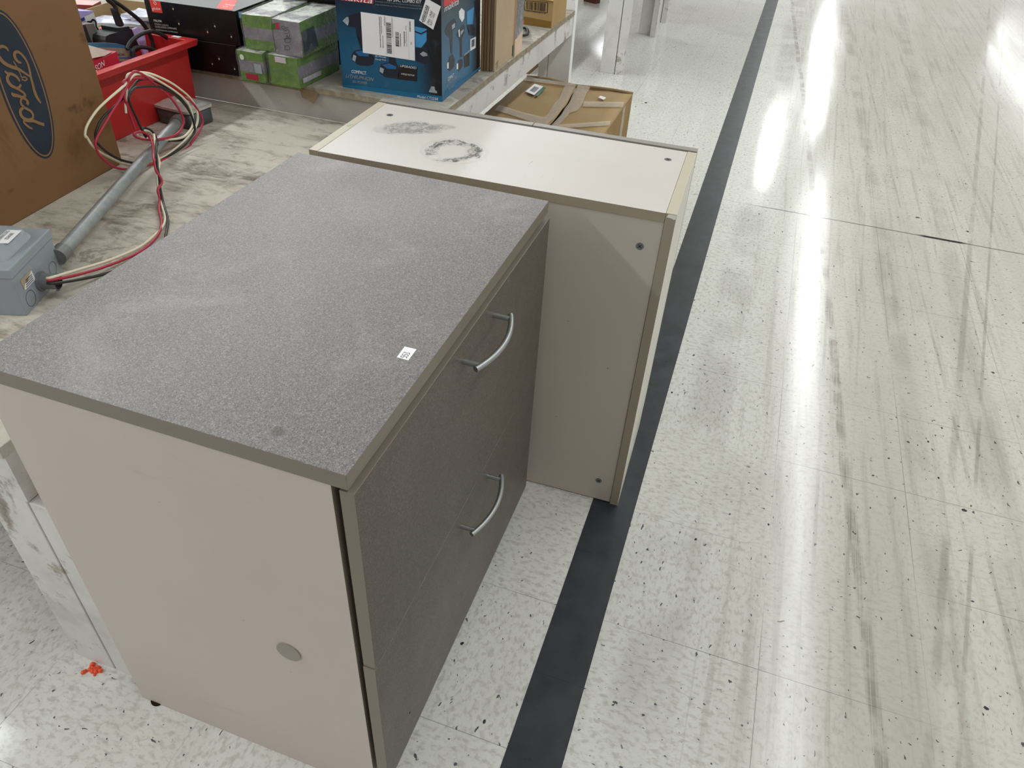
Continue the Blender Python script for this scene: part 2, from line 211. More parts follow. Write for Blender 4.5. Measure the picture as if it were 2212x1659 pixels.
CABLES = {'a': [(-1.52, -1.4239, 0.8009), (-1.52, -1.4254, 0.8116), (-1.52, -1.4329, 0.8214), (-1.52, -1.4415, 0.828), (-1.52, -1.4419, 0.8341), (-1.52, -1.4341, 0.8328), (-1.52, -1.4259, 0.8249),
       (-1.52, -1.4079, 0.8123), (-1.52, -1.3856, 0.7939), (-1.52, -1.3631, 0.774), (-1.52, -1.3464, 0.7568), (-1.52, -1.3351, 0.7362), (-1.52, -1.3281, 0.712), (-1.52, -1.3314, 0.6897),
       (-1.52, -1.3388, 0.6787)],
 'b': [(-1.47, -1.4722, 0.728), (-1.47, -1.4592, 0.7389), (-1.47, -1.4418, 0.7458), (-1.47, -1.4158, 0.7511), (-1.47, -1.3852, 0.7512), (-1.47, -1.3638, 0.7458), (-1.47, -1.342, 0.7347),
       (-1.47, -1.3179, 0.7162), (-1.47, -1.3009, 0.6978), (-1.47, -1.2967, 0.6809)],
 'c': [(-1.46, -1.4701, 0.7121), (-1.46, -1.4623, 0.7266), (-1.46, -1.4441, 0.7277), (-1.46, -1.413, 0.7192), (-1.46, -1.3839, 0.7027), (-1.46, -1.3831, 0.6917)]}

# ------------------------------------------------------------------ node helpers
def lin(c):
    c = c/255.0
    return c/12.92 if c <= 0.04045 else ((c+0.055)/1.055)**2.4
def rgb(h):
    h = h.lstrip('#'); return (lin(int(h[0:2],16)), lin(int(h[2:4],16)), lin(int(h[4:6],16)), 1)
class NT:
    def __init__(s, name, rough=0.5, spec=0.5, metal=0.0):
        s.m = bpy.data.materials.new(name); s.m.use_nodes = True
        s.t = s.m.node_tree; s.b = s.t.nodes['Principled BSDF']
        s.b.inputs['Roughness'].default_value = rough
        s.b.inputs['Specular IOR Level'].default_value = spec
        s.b.inputs['Metallic'].default_value = metal
        s.tc = s.t.nodes.new('ShaderNodeTexCoord').outputs['Object']
    def set(s, sock, v):
        if isinstance(v, bpy.types.NodeSocket): s.t.links.new(v, sock)
        else: sock.default_value = v
    def math(s, op, a, b=0.0, c=0.0, clamp=False):
        n = s.t.nodes.new('ShaderNodeMath'); n.operation = op; n.use_clamp = clamp
        s.set(n.inputs[0], a); s.set(n.inputs[1], b); s.set(n.inputs[2], c)
        return n.outputs[0]
    def mapv(s, scale=(1,1,1), loc=(0,0,0), rot=(0,0,0), src=None):
        n = s.t.nodes.new('ShaderNodeMapping'); s.set(n.inputs[0], src or s.tc)
        n.inputs['Scale'].default_value = scale; n.inputs['Location'].default_value = loc; n.inputs['Rotation'].default_value = rot
        return n.outputs[0]
    def noise(s, scale, vec=None, detail=3, rough=0.55, dist=0.0):
        n = s.t.nodes.new('ShaderNodeTexNoise'); s.set(n.inputs['Vector'], vec or s.tc)
        n.inputs['Scale'].default_value = scale; n.inputs['Detail'].default_value = detail
        n.inputs['Roughness'].default_value = rough; n.inputs['Distortion'].default_value = dist
        return n.outputs['Fac']
    def vor(s, scale, vec=None, feat='F1', rnd=1.0, out='Distance'):
        n = s.t.nodes.new('ShaderNodeTexVoronoi'); n.feature = feat; s.set(n.inputs['Vector'], vec or s.tc)
        n.inputs['Scale'].default_value = scale; n.inputs['Randomness'].default_value = rnd
        return n.outputs[out]
    def ramp(s, f, stops, interp='LINEAR'):
        n = s.t.nodes.new('ShaderNodeValToRGB'); n.color_ramp.interpolation = interp
        e = n.color_ramp.elements
        while len(e) > 1: e.remove(e[-1])
        e[0].position = stops[0][0]; e[0].color = stops[0][1]
        for p, c in stops[1:]:
            x = e.new(p); x.color = c
        s.set(n.inputs[0], f); return n.outputs[0]
    def band(s, f, lo, hi):            # smoothstep 0..1
        n = s.t.nodes.new('ShaderNodeMapRange'); n.interpolation_type = 'SMOOTHSTEP'
        s.set(n.inputs[0], f); n.inputs[1].default_value = lo; n.inputs[2].default_value = hi
        return n.outputs[0]
    def mix(s, f, a, b, mode='MIX'):
        n = s.t.nodes.new('ShaderNodeMix'); n.data_type = 'RGBA'; n.blend_type = mode
        s.set(n.inputs['Factor'], f); s.set(n.inputs[6], a); s.set(n.inputs[7], b)
        return n.outputs[2]
    def xyz(s, src=None):
        n = s.t.nodes.new('ShaderNodeSeparateXYZ'); s.set(n.inputs[0], src or s.tc); return n.outputs
    def comb(s, x, y, z=0.0):
        n = s.t.nodes.new('ShaderNodeCombineXYZ'); s.set(n.inputs[0], x); s.set(n.inputs[1], y); s.set(n.inputs[2], z); return n.outputs[0]
    def bump(s, h, strength=0.3, dist=0.002):
        n = s.t.nodes.new('ShaderNodeBump'); n.inputs['Strength'].default_value = strength; n.inputs['Distance'].default_value = dist
        s.set(n.inputs['Height'], h); s.t.links.new(n.outputs[0], s.b.inputs['Normal'])
    def col(s, v): s.set(s.b.inputs['Base Color'], v); return s
    def rough(s, v): s.set(s.b.inputs['Roughness'], v); return s
MATS = {}
def flat(hexc, rough=0.5, spec=0.5, metal=0.0, var=0.06, scale=25.0):
    """plain surface with a little procedural unevenness"""
    k = (hexc, rough, spec, metal, var, scale)
    if k not in MATS:
        n = NT('m_'+hexc.strip('#'), rough, spec, metal); c = rgb(hexc)
        d = tuple(v*(1-var) for v in c[:3])+(1,); l = tuple(min(1, v*(1+var)) for v in c[:3])+(1,)
        n.col(n.ramp(n.noise(scale, detail=4), [(0.3, d), (0.7, l)])); MATS[k] = n.m
    return MATS[k]

# ------------------------------------------------------------------ materials
def m_floor():
    n = NT('vinyl_tile', 0.2, 0.25)
    x, y, z = n.xyz()
    T = 0.3048
    tx = n.math('DIVIDE', n.math('SUBTRACT', x, 0.3023), T); ty = n.math('DIVIDE', y, T)
    fx = n.math('FRACT', n.math('ADD', tx, 200.0)); fy = n.math('FRACT', n.math('ADD', ty, 200.0))
    ex = n.math('MINIMUM', fx, n.math('SUBTRACT', 1.0, fx)); ey = n.math('MINIMUM', fy, n.math('SUBTRACT', 1.0, fy))
    fadex = n.noise(1.7, detail=2)
    seam = n.math('SUBTRACT', 1.0, n.band(n.math('MINIMUM', ex, ey), 0.0006, 0.0034))
    seam = n.math('MULTIPLY', seam, n.band(fadex, 0.34, 0.62))
    par = n.math('MODULO', n.math('ADD', n.math('FLOOR', n.math('ADD', tx, 200.0)), n.math('FLOOR', n.math('ADD', ty, 200.0))), 2.0)
    va = n.comb(n.math('MULTIPLY', x, 1.0), n.math('MULTIPLY', y, 0.62)); vb = n.comb(n.math('MULTIPLY', x, 0.62), n.math('MULTIPLY', y, 1.0))
    mixv = n.t.nodes.new('ShaderNodeMix'); mixv.data_type = 'VECTOR'
    n.set(mixv.inputs['Factor'], par); n.set(mixv.inputs[4], va); n.set(mixv.inputs[5], vb); v = mixv.outputs[1]
    f1 = n.noise(105, v, 4, 0.6, 0.3)
    base = n.ramp(f1, [(0.34, rgb('#b9b8b1')), (0.44, rgb('#c8c7c0')), (0.50, rgb('#d1d1cb')), (0.62, rgb('#d5d5cf')), (0.70, rgb('#cacac3'))])
    # broad grime and wear along the aisle
    g1 = n.noise(1.0, n.comb(n.math('MULTIPLY', x, 5.0), n.math('MULTIPLY', y, 0.45)), 5, 0.6, 0.4)
    base = n.mix(n.math('MULTIPLY', n.band(g1, 0.46, 0.60), n.math('ADD', 0.12, n.math('MULTIPLY', n.band(x, 0.15, 0.5), 0.22))), base, rgb('#9c998a'))
    base = n.mix(n.math('MULTIPLY', n.band(x, 0.05, 0.55), 0.52), base, rgb('#aaa597'))
    base = n.mix(n.math('MULTIPLY', n.math('MULTIPLY', n.band(n.noise(1.0, n.comb(n.math('MULTIPLY', x, 34.0), n.math('MULTIPLY', y, 1.3)), 6, 0.65), 0.5, 0.66), n.band(x, 0.02, 0.3)), 0.34), base, rgb('#8b8778'))
    g2 = n.noise(2.3, None, 5, 0.6)
    base = n.mix(n.math('MULTIPLY', n.band(g2, 0.5, 0.75), 0.25), base, rgb('#9b9a8e'))
    # fine tyre marks running along the aisle
    g3 = n.noise(1.0, n.comb(n.math('MULTIPLY', x, 60.0), n.math('MULTIPLY', y, 1.1)), 4, 0.6, 0.2)
    aisle = n.band(x, 0.0, 0.25)
    base = n.mix(n.math('MULTIPLY', n.math('MULTIPLY', n.band(g3, 0.60, 0.74), aisle), 0.30), base, rgb('#827f74'))
    # one wide tyre track that wanders slightly
    wob = n.math('MULTIPLY', n.math('SUBTRACT', n.noise(0.9, n.comb(0.0, y), 2), 0.5), 0.05)
    cx = n.math('ADD', n.math('ADD', n.math('MULTIPLY', y, -0.062), 0.380), wob)
    dtr = n.math('ABSOLUTE', n.math('SUBTRACT', x, cx))
    tm = n.math('MULTIPLY', n.math('SUBTRACT', 1.0, n.band(dtr, 0.008, 0.016)), n.band(n.noise(11, None, 4), 0.3, 0.62))
    tm = n.math('MULTIPLY', tm, n.math('ADD', 0.45, n.math('MULTIPLY', n.band(n.noise(1.0, n.comb(n.math('MULTIPLY', x, 400.0), n.math('MULTIPLY', y, 5.0)), 3), 0.4, 0.6), 0.55)))
    base = n.mix(n.math('MULTIPLY', tm, 0.62), base, rgb('#716a5e'))
    for (cx0, sl, wdt, a) in ((0.72, -0.03, 0.004, 0.30), (0.95, 0.16, 0.008, 0.35), (1.02, 0.17, 0.004, 0.40), (0.56, 0.05, 0.003, 0.22), (0.62, -0.02, 0.025, 0.25), (0.13, 0.01, 0.05, 0.25), (0.86, 0.03, 0.03, 0.2), (0.435, 0.02, 0.004, 0.25)):
        c0 = n.math('ADD', n.math('MULTIPLY', y, sl), cx0)
        dd = n.math('ABSOLUTE', n.math('SUBTRACT', x, c0))
        t2 = n.math('MULTIPLY', n.math('SUBTRACT', 1.0, n.band(dd, wdt*0.6, wdt*1.6)), n.band(n.noise(3.0, None, 4), 0.38, 0.6))
        base = n.mix(n.math('MULTIPLY', t2, a), base, rgb('#6f6c64'))
    # short crosswise scuffs
    g5 = n.noise(1.0, n.comb(n.math('MULTIPLY', x, 16.0), n.math('MULTIPLY', y, 95.0)), 3, 0.5, 0.6)
    base = n.mix(n.math('MULTIPLY', n.band(g5, 0.66, 0.78), 0.4), base, rgb('#8d8b84'))
    # black flecks of the tile pattern
    fl = n.noise(115, n.mapv((1,0.75,1),(2.3,5.1,0),src=v), 2, 0.5, 0.5)
    base = n.mix(n.math('MULTIPLY', n.band(fl, 0.692, 0.714), 0.9), base, rgb('#3a3d44'))
    vs = n.vor(17, v, 'F1', 1.0)
    base = n.mix(n.math('MULTIPLY', n.math('SUBTRACT', 1.0, n.band(vs, 0.035, 0.055)), n.band(n.noise(5), 0.45, 0.55)), base, rgb('#2c2e34'))
    # dirt clusters in the aisle
    cl = n.math('MULTIPLY', n.math('MULTIPLY', n.band(x, 0.4, 0.7), n.band(n.noise(3.1, n.mapv((1,0.6,1), (3,1,0)), 2), 0.60, 0.72)), n.band(n.noise(170, None, 2), 0.60, 0.66))
    base = n.mix(n.math('MULTIPLY', cl, 0.9), base, rgb('#33352f'))
    base = n.mix(n.math('MULTIPLY', seam, 0.75), base, rgb('#5b5a54'))
    # the open joint across the aisle
    jw = n.math('ABSOLUTE', n.math('SUBTRACT', y, n.math('MULTIPLY', n.math('SUBTRACT', n.noise(6, n.comb(x, 0.0), 3), 0.5), 0.008)))
    jj = n.math('MULTIPLY', n.math('SUBTRACT', 1.0, n.band(jw, 0.0015, 0.006)), n.band(x, -0.02, 0.25))
    base = n.mix(n.math('MULTIPLY', jj, 0.75), base, rgb('#4e4b44'))
    jd = n.math('MULTIPLY', n.math('SUBTRACT', 1.0, n.band(jw, 0.006, 0.011)), n.math('MULTIPLY', n.band(x, 0.75, 0.79), n.math('SUBTRACT', 1.0, n.band(x, 0.91, 0.95))))
    base = n.mix(jd, base, rgb('#1d1c1a'))
    n.col(base)
    rg = n.math('ADD', 0.075, n.math('MULTIPLY', n.band(g1, 0.35, 0.75), 0.10))
    rg = n.math('ADD', rg, n.math('MULTIPLY', n.noise(40, None, 4), 0.05))
    n.rough(rg)
    n.bump(n.math('SUBTRACT', n.math('MULTIPLY', n.noise(6, None, 3), 0.35), n.math('MULTIPLY', seam, 0.3)), 0.05, 0.01)
    return n.m
def m_strip():
    n = NT('black_tile', 0.2, 0.5)
    c = n.ramp(n.noise(22, None, 5, 0.6), [(0.3, rgb('#23272b')), (0.7, rgb('#30353a'))])
    c = n.mix(n.math('MULTIPLY', n.band(n.noise(130, None, 2), 0.72, 0.76), 0.5), c, rgb('#6b675c'))
    x, y, z = n.xyz()
    fy = n.math('FRACT', n.math('ADD', n.math('DIVIDE', y, 0.3048), 200.5)); ey = n.math('MINIMUM', fy, n.math('SUBTRACT', 1.0, fy))
    c = n.mix(n.math('MULTIPLY', n.math('SUBTRACT', 1.0, n.band(ey, 0.001, 0.004)), 0.6), c, rgb('#15181b'))
    n.col(c); n.rough(n.math('ADD', 0.2, n.math('MULTIPLY', n.noise(12, None, 4), 0.25)))
    return n.m
def m_laminate(name, top):
    n = NT(name, 0.38, 0.30)
    a = n.noise(460, None, 3, 0.65, 1.6); b = n.noise(330, n.mapv((1,1,1),(4,2,1)), 3, 0.6, 2.2)
    c = n.ramp(a, [(0.34, rgb('#454143')), (0.47, rgb('#6f6b6c')), (0.56, rgb('#878381')), (0.66, rgb('#b8b1a9'))])
    c2 = n.ramp(b, [(0.40, rgb('#524e50')), (0.58, rgb('#7e7977')), (0.70, rgb('#9b958e'))])
    c = n.mix(0.45, c, c2)
    if top:
        hz = n.band(n.noise(5.0, n.mapv((1,1,1),(2.2,0.4,0)), 7, 0.7, 0.6), 0.50, 0.72)
        c = n.mix(n.math('MULTIPLY', hz, 0.20), c, rgb('#b9b6b4'))
        x, y, z = n.xyz()
        d = n.math('SQRT', n.math('ADD', n.math('POWER', n.math('SUBTRACT', x, 0.030), 2.0), n.math('POWER', n.math('SUBTRACT', y, 0.097), 2.0)))
        d = n.math('ADD', d, n.math('MULTIPLY', n.math('SUBTRACT', n.noise(90, None, 3), 0.5), 0.008))
        c = n.mix(n.math('MULTIPLY', n.math('SUBTRACT', 1.0, n.band(d, 0.005, 0.010)), 0.55), c, rgb('#4a423b'))
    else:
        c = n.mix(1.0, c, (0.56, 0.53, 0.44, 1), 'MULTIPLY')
        sp = n.band(n.noise(46, None, 2), 0.80, 0.815)
        c = n.mix(sp, c, rgb('#b5ad93'))
    n.col(c)
    n.rough(n.math('ADD', 0.27, n.math('MULTIPLY', n.noise(7, None, 5, 0.7), 0.22)))
    n.bump(a, 0.12, 0.0004)
    return n.m
def m_beige(name='beige_melamine', c='#bbb0a8'):
    n = NT(name, 0.42, 0.4)
    base = n.ramp(n.noise(3, None, 4), [(0.3, rgb(c)), (0.7, tuple(v*1.06 for v in rgb(c)[:3])+(1,))])
    base = n.mix(n.math('MULTIPLY', n.band(n.noise(70, None, 2), 0.775, 0.79), 0.6), base, rgb('#6c5c4c'))
    sm = n.noise(1.0, n.mapv((4, 4, 14)), 5, 0.7, 1.0)
    base = n.mix(n.math('MULTIPLY', n.band(sm, 0.62, 0.75), 0.18), base, rgb('#9a8468'))
    n.col(base); n.rough(n.math('ADD', 0.36, n.math('MULTIPLY', n.noise(9, None, 4), 0.14)))
    return n.m
def m_whitetop():
    n = NT('stained_white_melamine', 0.4, 0.4)
    base = n.ramp(n.noise(2.5, None, 4), [(0.3, rgb('#c3bdb6')), (0.7, rgb('#cac5bf'))])
    x, y, z = n.xyz()
    def ell(cx, cy, ang, ra, rb):
        dx = n.math('SUBTRACT', x, cx); dy = n.math('SUBTRACT', y, cy); c, s = math.cos(ang), math.sin(ang)
        u = n.math('DIVIDE', n.math('ADD', n.math('MULTIPLY', dx, c), n.math('MULTIPLY', dy, s)), ra)
        v = n.math('DIVIDE', n.math('SUBTRACT', n.math('MULTIPLY', dy, c), n.math('MULTIPLY', dx, s)), rb)
        return n.math('SQRT', n.math('ADD', n.math('MULTIPLY', u, u), n.math('MULTIPLY', v, v)))
    w = n.math('MULTIPLY', n.math('SUBTRACT', n.math('ADD', n.math('MULTIPLY', n.noise(14, None, 4, 0.6), 0.6), n.math('MULTIPLY', n.noise(34, None, 5, 0.7), 0.4)), 0.5), 1.5)
    grit = n.band(n.noise(120, n.mapv((1,0.7,1)), 4, 0.75), 0.42, 0.56)
    d = n.math('ADD', ell(-0.447, 0.109, 0.0, 0.052, 0.052), w)
    ring = n.math('MULTIPLY', n.band(d, 0.55, 0.80), n.math('SUBTRACT', 1.0, n.band(d, 1.02, 1.12)))
    ring = n.math('MULTIPLY', ring, n.math('ADD', 0.25, n.math('MULTIPLY', grit, 0.75)))
    patchy = n.band(n.noise(22, n.mapv((1,1,1),(1,5,0)), 3), 0.32, 0.50)
    base = n.mix(n.math('MULTIPLY', n.math('MULTIPLY', ring, patchy), 0.95), base, rgb('#41423e'))
    halo = n.math('SUBTRACT', 1.0, n.band(n.math('ABSOLUTE', n.math('SUBTRACT', ell(-0.445,0.109,0,0.063,0.062), 1.0)), 0.02, 0.10))
    base = n.mix(n.math('MULTIPLY', halo, 0.12), base, rgb('#8d8a80'))
    d2 = n.math('ADD', ell(-0.572, 0.183, 0.55, 0.075, 0.036), n.math('MULTIPLY', w, 1.5))
    bl = n.math('MULTIPLY', n.math('SUBTRACT', 1.0, n.band(d2, 0.75, 1.15)), n.math('ADD', 0.32, n.math('MULTIPLY', n.math('MULTIPLY', grit, patchy), 0.6)))
    base = n.mix(n.math('MULTIPLY', bl, 0.9), base, rgb('#77756e'))
    sc = n.math('MULTIPLY', n.band(n.noise(1.0, n.mapv((55, 18, 1), rot=(0,0,0.5)), 4, 0.7, 1.5), 0.64, 0.70), n.math('SUBTRACT', 1.0, n.band(ell(-0.33,0.09,0,0.13,0.09), 0.6, 1.1)))
    base = n.mix(n.math('MULTIPLY', sc, 0.35), base, rgb('#84817a'))
    base = n.mix(n.math('MULTIPLY', n.band(n.noise(60, None, 2), 0.78, 0.80), 0.6), base, rgb('#77736c'))
    n.col(base); return n.m
def m_worn(name, paint, wood, grain=(14, 2, 2), amt=(0.50, 0.62), rough=0.65, dark='#4b453d', smear=0.35, peel=False):
    n = NT(name, rough, 0.3)
    p = n.ramp(n.noise(5, None, 4), [(0.3, rgb(paint)), (0.7, tuple(v*1.12 for v in rgb(paint)[:3])+(1,))])
    g = n.noise(1.0, n.mapv(tuple(v*4 for v in grain)), 6, 0.7, 0.6)
    wd = n.ramp(g, [(0.3, rgb(dark)), (0.6, rgb(wood))])
    m = n.math('ADD', n.math('MULTIPLY', n.noise(3.0, n.mapv(tuple(v/4 for v in grain)), 6, 0.7, 0.3), 0.8), n.math('MULTIPLY', g, 0.2))
    c = n.mix(n.band(m, amt[0], amt[1]), p, wd)
    c = n.mix(n.math('MULTIPLY', n.band(n.noise(2.1, None, 5, 0.7), 0.48, 0.7), smear), c, rgb('#8a8378'))
    c = n.mix(n.math('MULTIPLY', n.band(n.noise(60, n.mapv(grain), 3), 0.66, 0.72), 0.6), c, rgb(dark))
    c = n.mix(n.math('MULTIPLY', n.band(g, 0.58, 0.75), 0.22), c, rgb('#a29b8d'))
    if peel:
        pm = n.noise(5.5, n.mapv((1,1.4,1),(0.3,0.7,0)), 8, 0.72, 0.4)
        c = n.mix(n.math('MULTIPLY', n.band(pm, 0.60, 0.625), 0.55), c, rgb('#7b6f60'))
        pf = n.noise(26, None, 8, 0.75, 0.6)
        c = n.mix(n.math('MULTIPLY', n.band(pf, 0.56, 0.66), 0.45), c, rgb('#857b6c'))
        c = n.mix(n.math('MULTIPLY', n.band(n.noise(12, n.mapv((1,1,1),(5,5,0)), 7, 0.75, 0.8), 0.54, 0.62), 0.35), c, rgb('#dcd9d0'))
    n.col(c); n.bump(m, 0.25, 0.002); return n.m
def m_card(name, c='#a58a63', stain=0.0, lines=0.0):
    n = NT(name, 0.75, 0.2)
    base = n.ramp(n.noise(7, None, 5, 0.6), [(0.3, tuple(v*0.92 for v in rgb(c)[:3])+(1,)), (0.7, tuple(v*1.07 for v in rgb(c)[:3])+(1,))])
    fb = n.noise(300, n.mapv((1,1,0.3)), 2)
    base = n.mix(n.math('MULTIPLY', n.band(fb, 0.6, 0.75), 0.12), base, rgb('#6b5638'))
    if stain:
        base = n.mix(n.math('MULTIPLY', n.band(n.noise(4.2, None, 6, 0.7, 0.5), 0.5, 0.72), stain), base, rgb('#5a3a20'))
        base = n.mix(n.math('MULTIPLY', n.band(n.noise(9, n.mapv((1,1,1),(2,7,3)), 4), 0.63, 0.7), stain*0.7), base, rgb('#3b2c1e'))
        base = n.mix(n.math('MULTIPLY', n.band(n.noise(30, n.mapv((1,1,1),(5,1,2)), 3), 0.72, 0.76), 0.7), base, rgb('#3a2a18'))
    n.col(base); return n.m
def m_green_wrap():
    n = NT('green_printed_carton', 0.28, 0.5)
    x, y, z = n.xyz()
    g = n.ramp(n.noise(30, None, 4), [(0.3, rgb('#5d8430')), (0.7, rgb('#7b9b35'))])
    n.z = z; return n
M_FLOOR = m_floor(); M_STRIP = m_strip()
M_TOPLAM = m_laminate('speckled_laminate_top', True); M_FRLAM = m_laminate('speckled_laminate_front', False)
M_BEIGE = m_beige(); M_WTOP = m_whitetop()
M_EDGE = flat('#776f61', 0.38, 0.45, var=0.03, scale=6)
M_EDGE2 = flat('#bab19c', 0.4, 0.45, var=0.05, scale=9)
M_EDGE3 = flat('#968b79', 0.4, 0.45, var=0.05, scale=9)
M_GREYEDGE = flat('#8f8b83', 0.4, 0.45, var=0.04)
M_DARK = flat('#14120f', 0.8, 0.2)
M_NICKEL = flat('#a2a5a5', 0.42, 0.5, 1.0, var=0.02)
M_SCREW = flat('#6f777a', 0.35, 0.5, 0.4)
M_WHITE = flat('#e9e9ea', 0.55, 0.35, var=0.01)
M_INK = flat('#26262c', 0.6, 0.3, var=0.01)
M_TABLE1 = m_worn('worn_tabletop', '#c3bdb0', '#938979', (8.0, 22.0, 4), (0.46, 0.64), smear=0.6, peel=True)
M_TABLE2 = m_worn('worn_tabletop_dusty', '#9a968b', '#8a8377', (6.0, 15.0, 4), (0.5, 0.62), peel=True)
M_PAINT = m_worn('chipped_white_paint', '#cbcac7', '#a39c90', (7, 7, 7), (0.54, 0.60), 0.5, smear=0.45)
M_PAINT2 = m_worn('scuffed_grey_paint', '#b9b5b0', '#5a4a3a', (6, 2, 6), (0.68, 0.71), 0.55, smear=0.35)

# ------------------------------------------------------------------ mesh helpers
def mesh_obj(name, bm, mats, parent=None, M=None, smooth=False):
    bmesh.ops.recalc_face_normals(bm, faces=bm.faces[:]) if not getattr(bm, 'keepn', False) else None
    me = bpy.data.meshes.new(name); bm.to_mesh(me); bm.free()
    for m in (mats if isinstance(mats, (list, tuple)) else [mats]): me.materials.append(m)
    o = bpy.data.objects.new(name, me); COL.objects.link(o)
    if smooth:
        for p in me.polygons: p.use_smooth = True
    if parent: o.parent = parent
    elif M is not None: o.matrix_world = M
    return o
def bevel(o, wdt=0.001, seg=2):
    m = o.modifiers.new('bevel', 'BEVEL'); m.width = wdt; m.segments = seg; m.limit_method = 'ANGLE'; m.angle_limit = R(40)
    return o
def thing(name, label, cat, loc=(0,0,0), yaw=0.0, group=None):
    o = bpy.data.objects.new(name, None); COL.objects.link(o); o.empty_display_size = 0.05
    o.location = loc; o.rotation_euler = (0, 0, R(yaw)); o['label'] = label; o['category'] = cat
    if group: o['group'] = group
    return o
def tag(o, label, cat, group=None):
    o['label'] = label; o['category'] = cat
    if group: o['group'] = group
    return o
def bx(bm, x0, x1, y0, y1, z0, z1, mi=None, M=None):
    """box; mi = material index, or dict by side: -x +x -y +y -z +z"""
    vs = [bm.verts.new(((x0,x1)[i&1], (y0,y1)[(i>>1)&1], (z0,z1)[(i>>2)&1])) for i in range(8)]
    if M is not None:
        for v in vs: v.co = M @ v.co
    F = {'-z':(0,2,3,1), '+z':(4,5,7,6), '-y':(0,1,5,4), '+y':(2,6,7,3), '-x':(0,4,6,2), '+x':(1,3,7,5)}
    for k, f in F.items():
        fc = bm.faces.new([vs[i] for i in f])
        if isinstance(mi, dict): fc.material_index = mi.get(k, 0)
        elif mi: fc.material_index = mi
    return vs
def box(name, d, mat, parent=None, mi=None, bev=0.0, M=None):
    bm = bmesh.new(); bx(bm, *d, mi=mi)
    o = mesh_obj(name, bm, mat, parent, M)
    if bev: bevel(o, bev)
    return o
def FR(face, W=0.0, D=0.0):
    """face frames in a thing's local space: origin, U, V, normal"""
    if face == 'front': return Vector((0,0,0)), Vector((1,0,0)), Vector((0,0,1)), Vector((0,-1,0))
    if face == 'right': return Vector((W,0,0)), Vector((0,1,0)), Vector((0,0,1)), Vector((1,0,0))
    if face == 'top': return Vector((0,0,W)), Vector((1,0,0)), Vector((0,1,0)), Vector((0,0,1))
def poly(bm, pts, fr, off=0.0005, mi=0, thick=0.0):
    O, U, V, N = fr
    top = [bm.verts.new(O+U*p[0]+V*p[1]+N*off) for p in pts]
    area = sum(pts[i][0]*pts[(i+1)%len(pts)][1]-pts[(i+1)%len(pts)][0]*pts[i][1] for i in range(len(pts)))
    sgn = U.cross(V).dot(N)
    if area*sgn < 0: top = top[::-1]; pts = list(pts)[::-1]
    f = bm.faces.new(top); f.material_index = mi
    if len(top) > 4: bmesh.ops.triangulate(bm, faces=[f])
    if thick:
        bot = [bm.verts.new(v.co-N*thick) for v in top]; n = len(top)
        for i in range(n):
            q = bm.faces.new((top[i], bot[i], bot[(i+1)%n], top[(i+1)%n])); q.material_index = mi
def stroke(bm, pts, fr, off, mi=0, wd=None):
    """ribbon following a polyline, smoothed, variable width; a thin printed line"""
    O, U, V, N = fr
    P = [(Vector((p[0], p[1])), (p[2] if len(p) > 2 else wd)) for p in pts]
    out = []
    for i in range(len(P)-1):
        p0 = P[max(i-1,0)]; p1 = P[i]; p2 = P[i+1]; p3 = P[min(i+2,len(P)-1)]
        for k in range(4):
            t = k/4.0
            q = 0.5*((2*p1[0])+(p2[0]-p0[0])*t+(2*p0[0]-5*p1[0]+4*p2[0]-p3[0])*t*t+(3*p1[0]-p0[0]-3*p2[0]+p3[0])*t**3)
            out.append((q, p1[1]*(1-t)+p2[1]*t))
    out.append(P[-1])
    prev = None
    for i, (q, wd_) in enumerate(out):
        a = out[max(i-1,0)][0]; b = out[min(i+1,len(out)-1)][0]; d = (b-a)
        if d.length < 1e-9: d = Vector((1,0))
        d.normalize(); nn = Vector((-d.y, d.x))*wd_*0.5
        l = q+nn; r = q-nn; oo = off+i*1e-7
        L = bm.verts.new(O+U*l.x+V*l.y+N*oo); Rr = bm.verts.new(O+U*r.x+V*r.y+N*oo)
        if prev:
            try:
                f = bm.faces.new((prev[0], prev[1], Rr, L)); f.material_index = mi
            except ValueError: pass
        prev = (L, Rr)
def ellipse(cx, cy, a, b, n=48, ph=0.0):
    return [(cx+a*math.cos(2*math.pi*i/n+ph), cy+b*math.sin(2*math.pi*i/n+ph)) for i in range(n)]
def ringpoly(bm, cx, cy, a, b, wd, fr, off, mi=0, n=64):
    O, U, V, N = fr; o1 = ellipse(cx,cy,a,b,n); i1 = ellipse(cx,cy,a-wd,b-wd,n)
    A = [bm.verts.new(O+U*p[0]+V*p[1]+N*off) for p in o1]; B = [bm.verts.new(O+U*p[0]+V*p[1]+N*off) for p in i1]
    for i in range(n):
        f = bm.faces.new((A[i], A[(i+1)%n], B[(i+1)%n], B[i])); f.material_index = mi
TC = {}
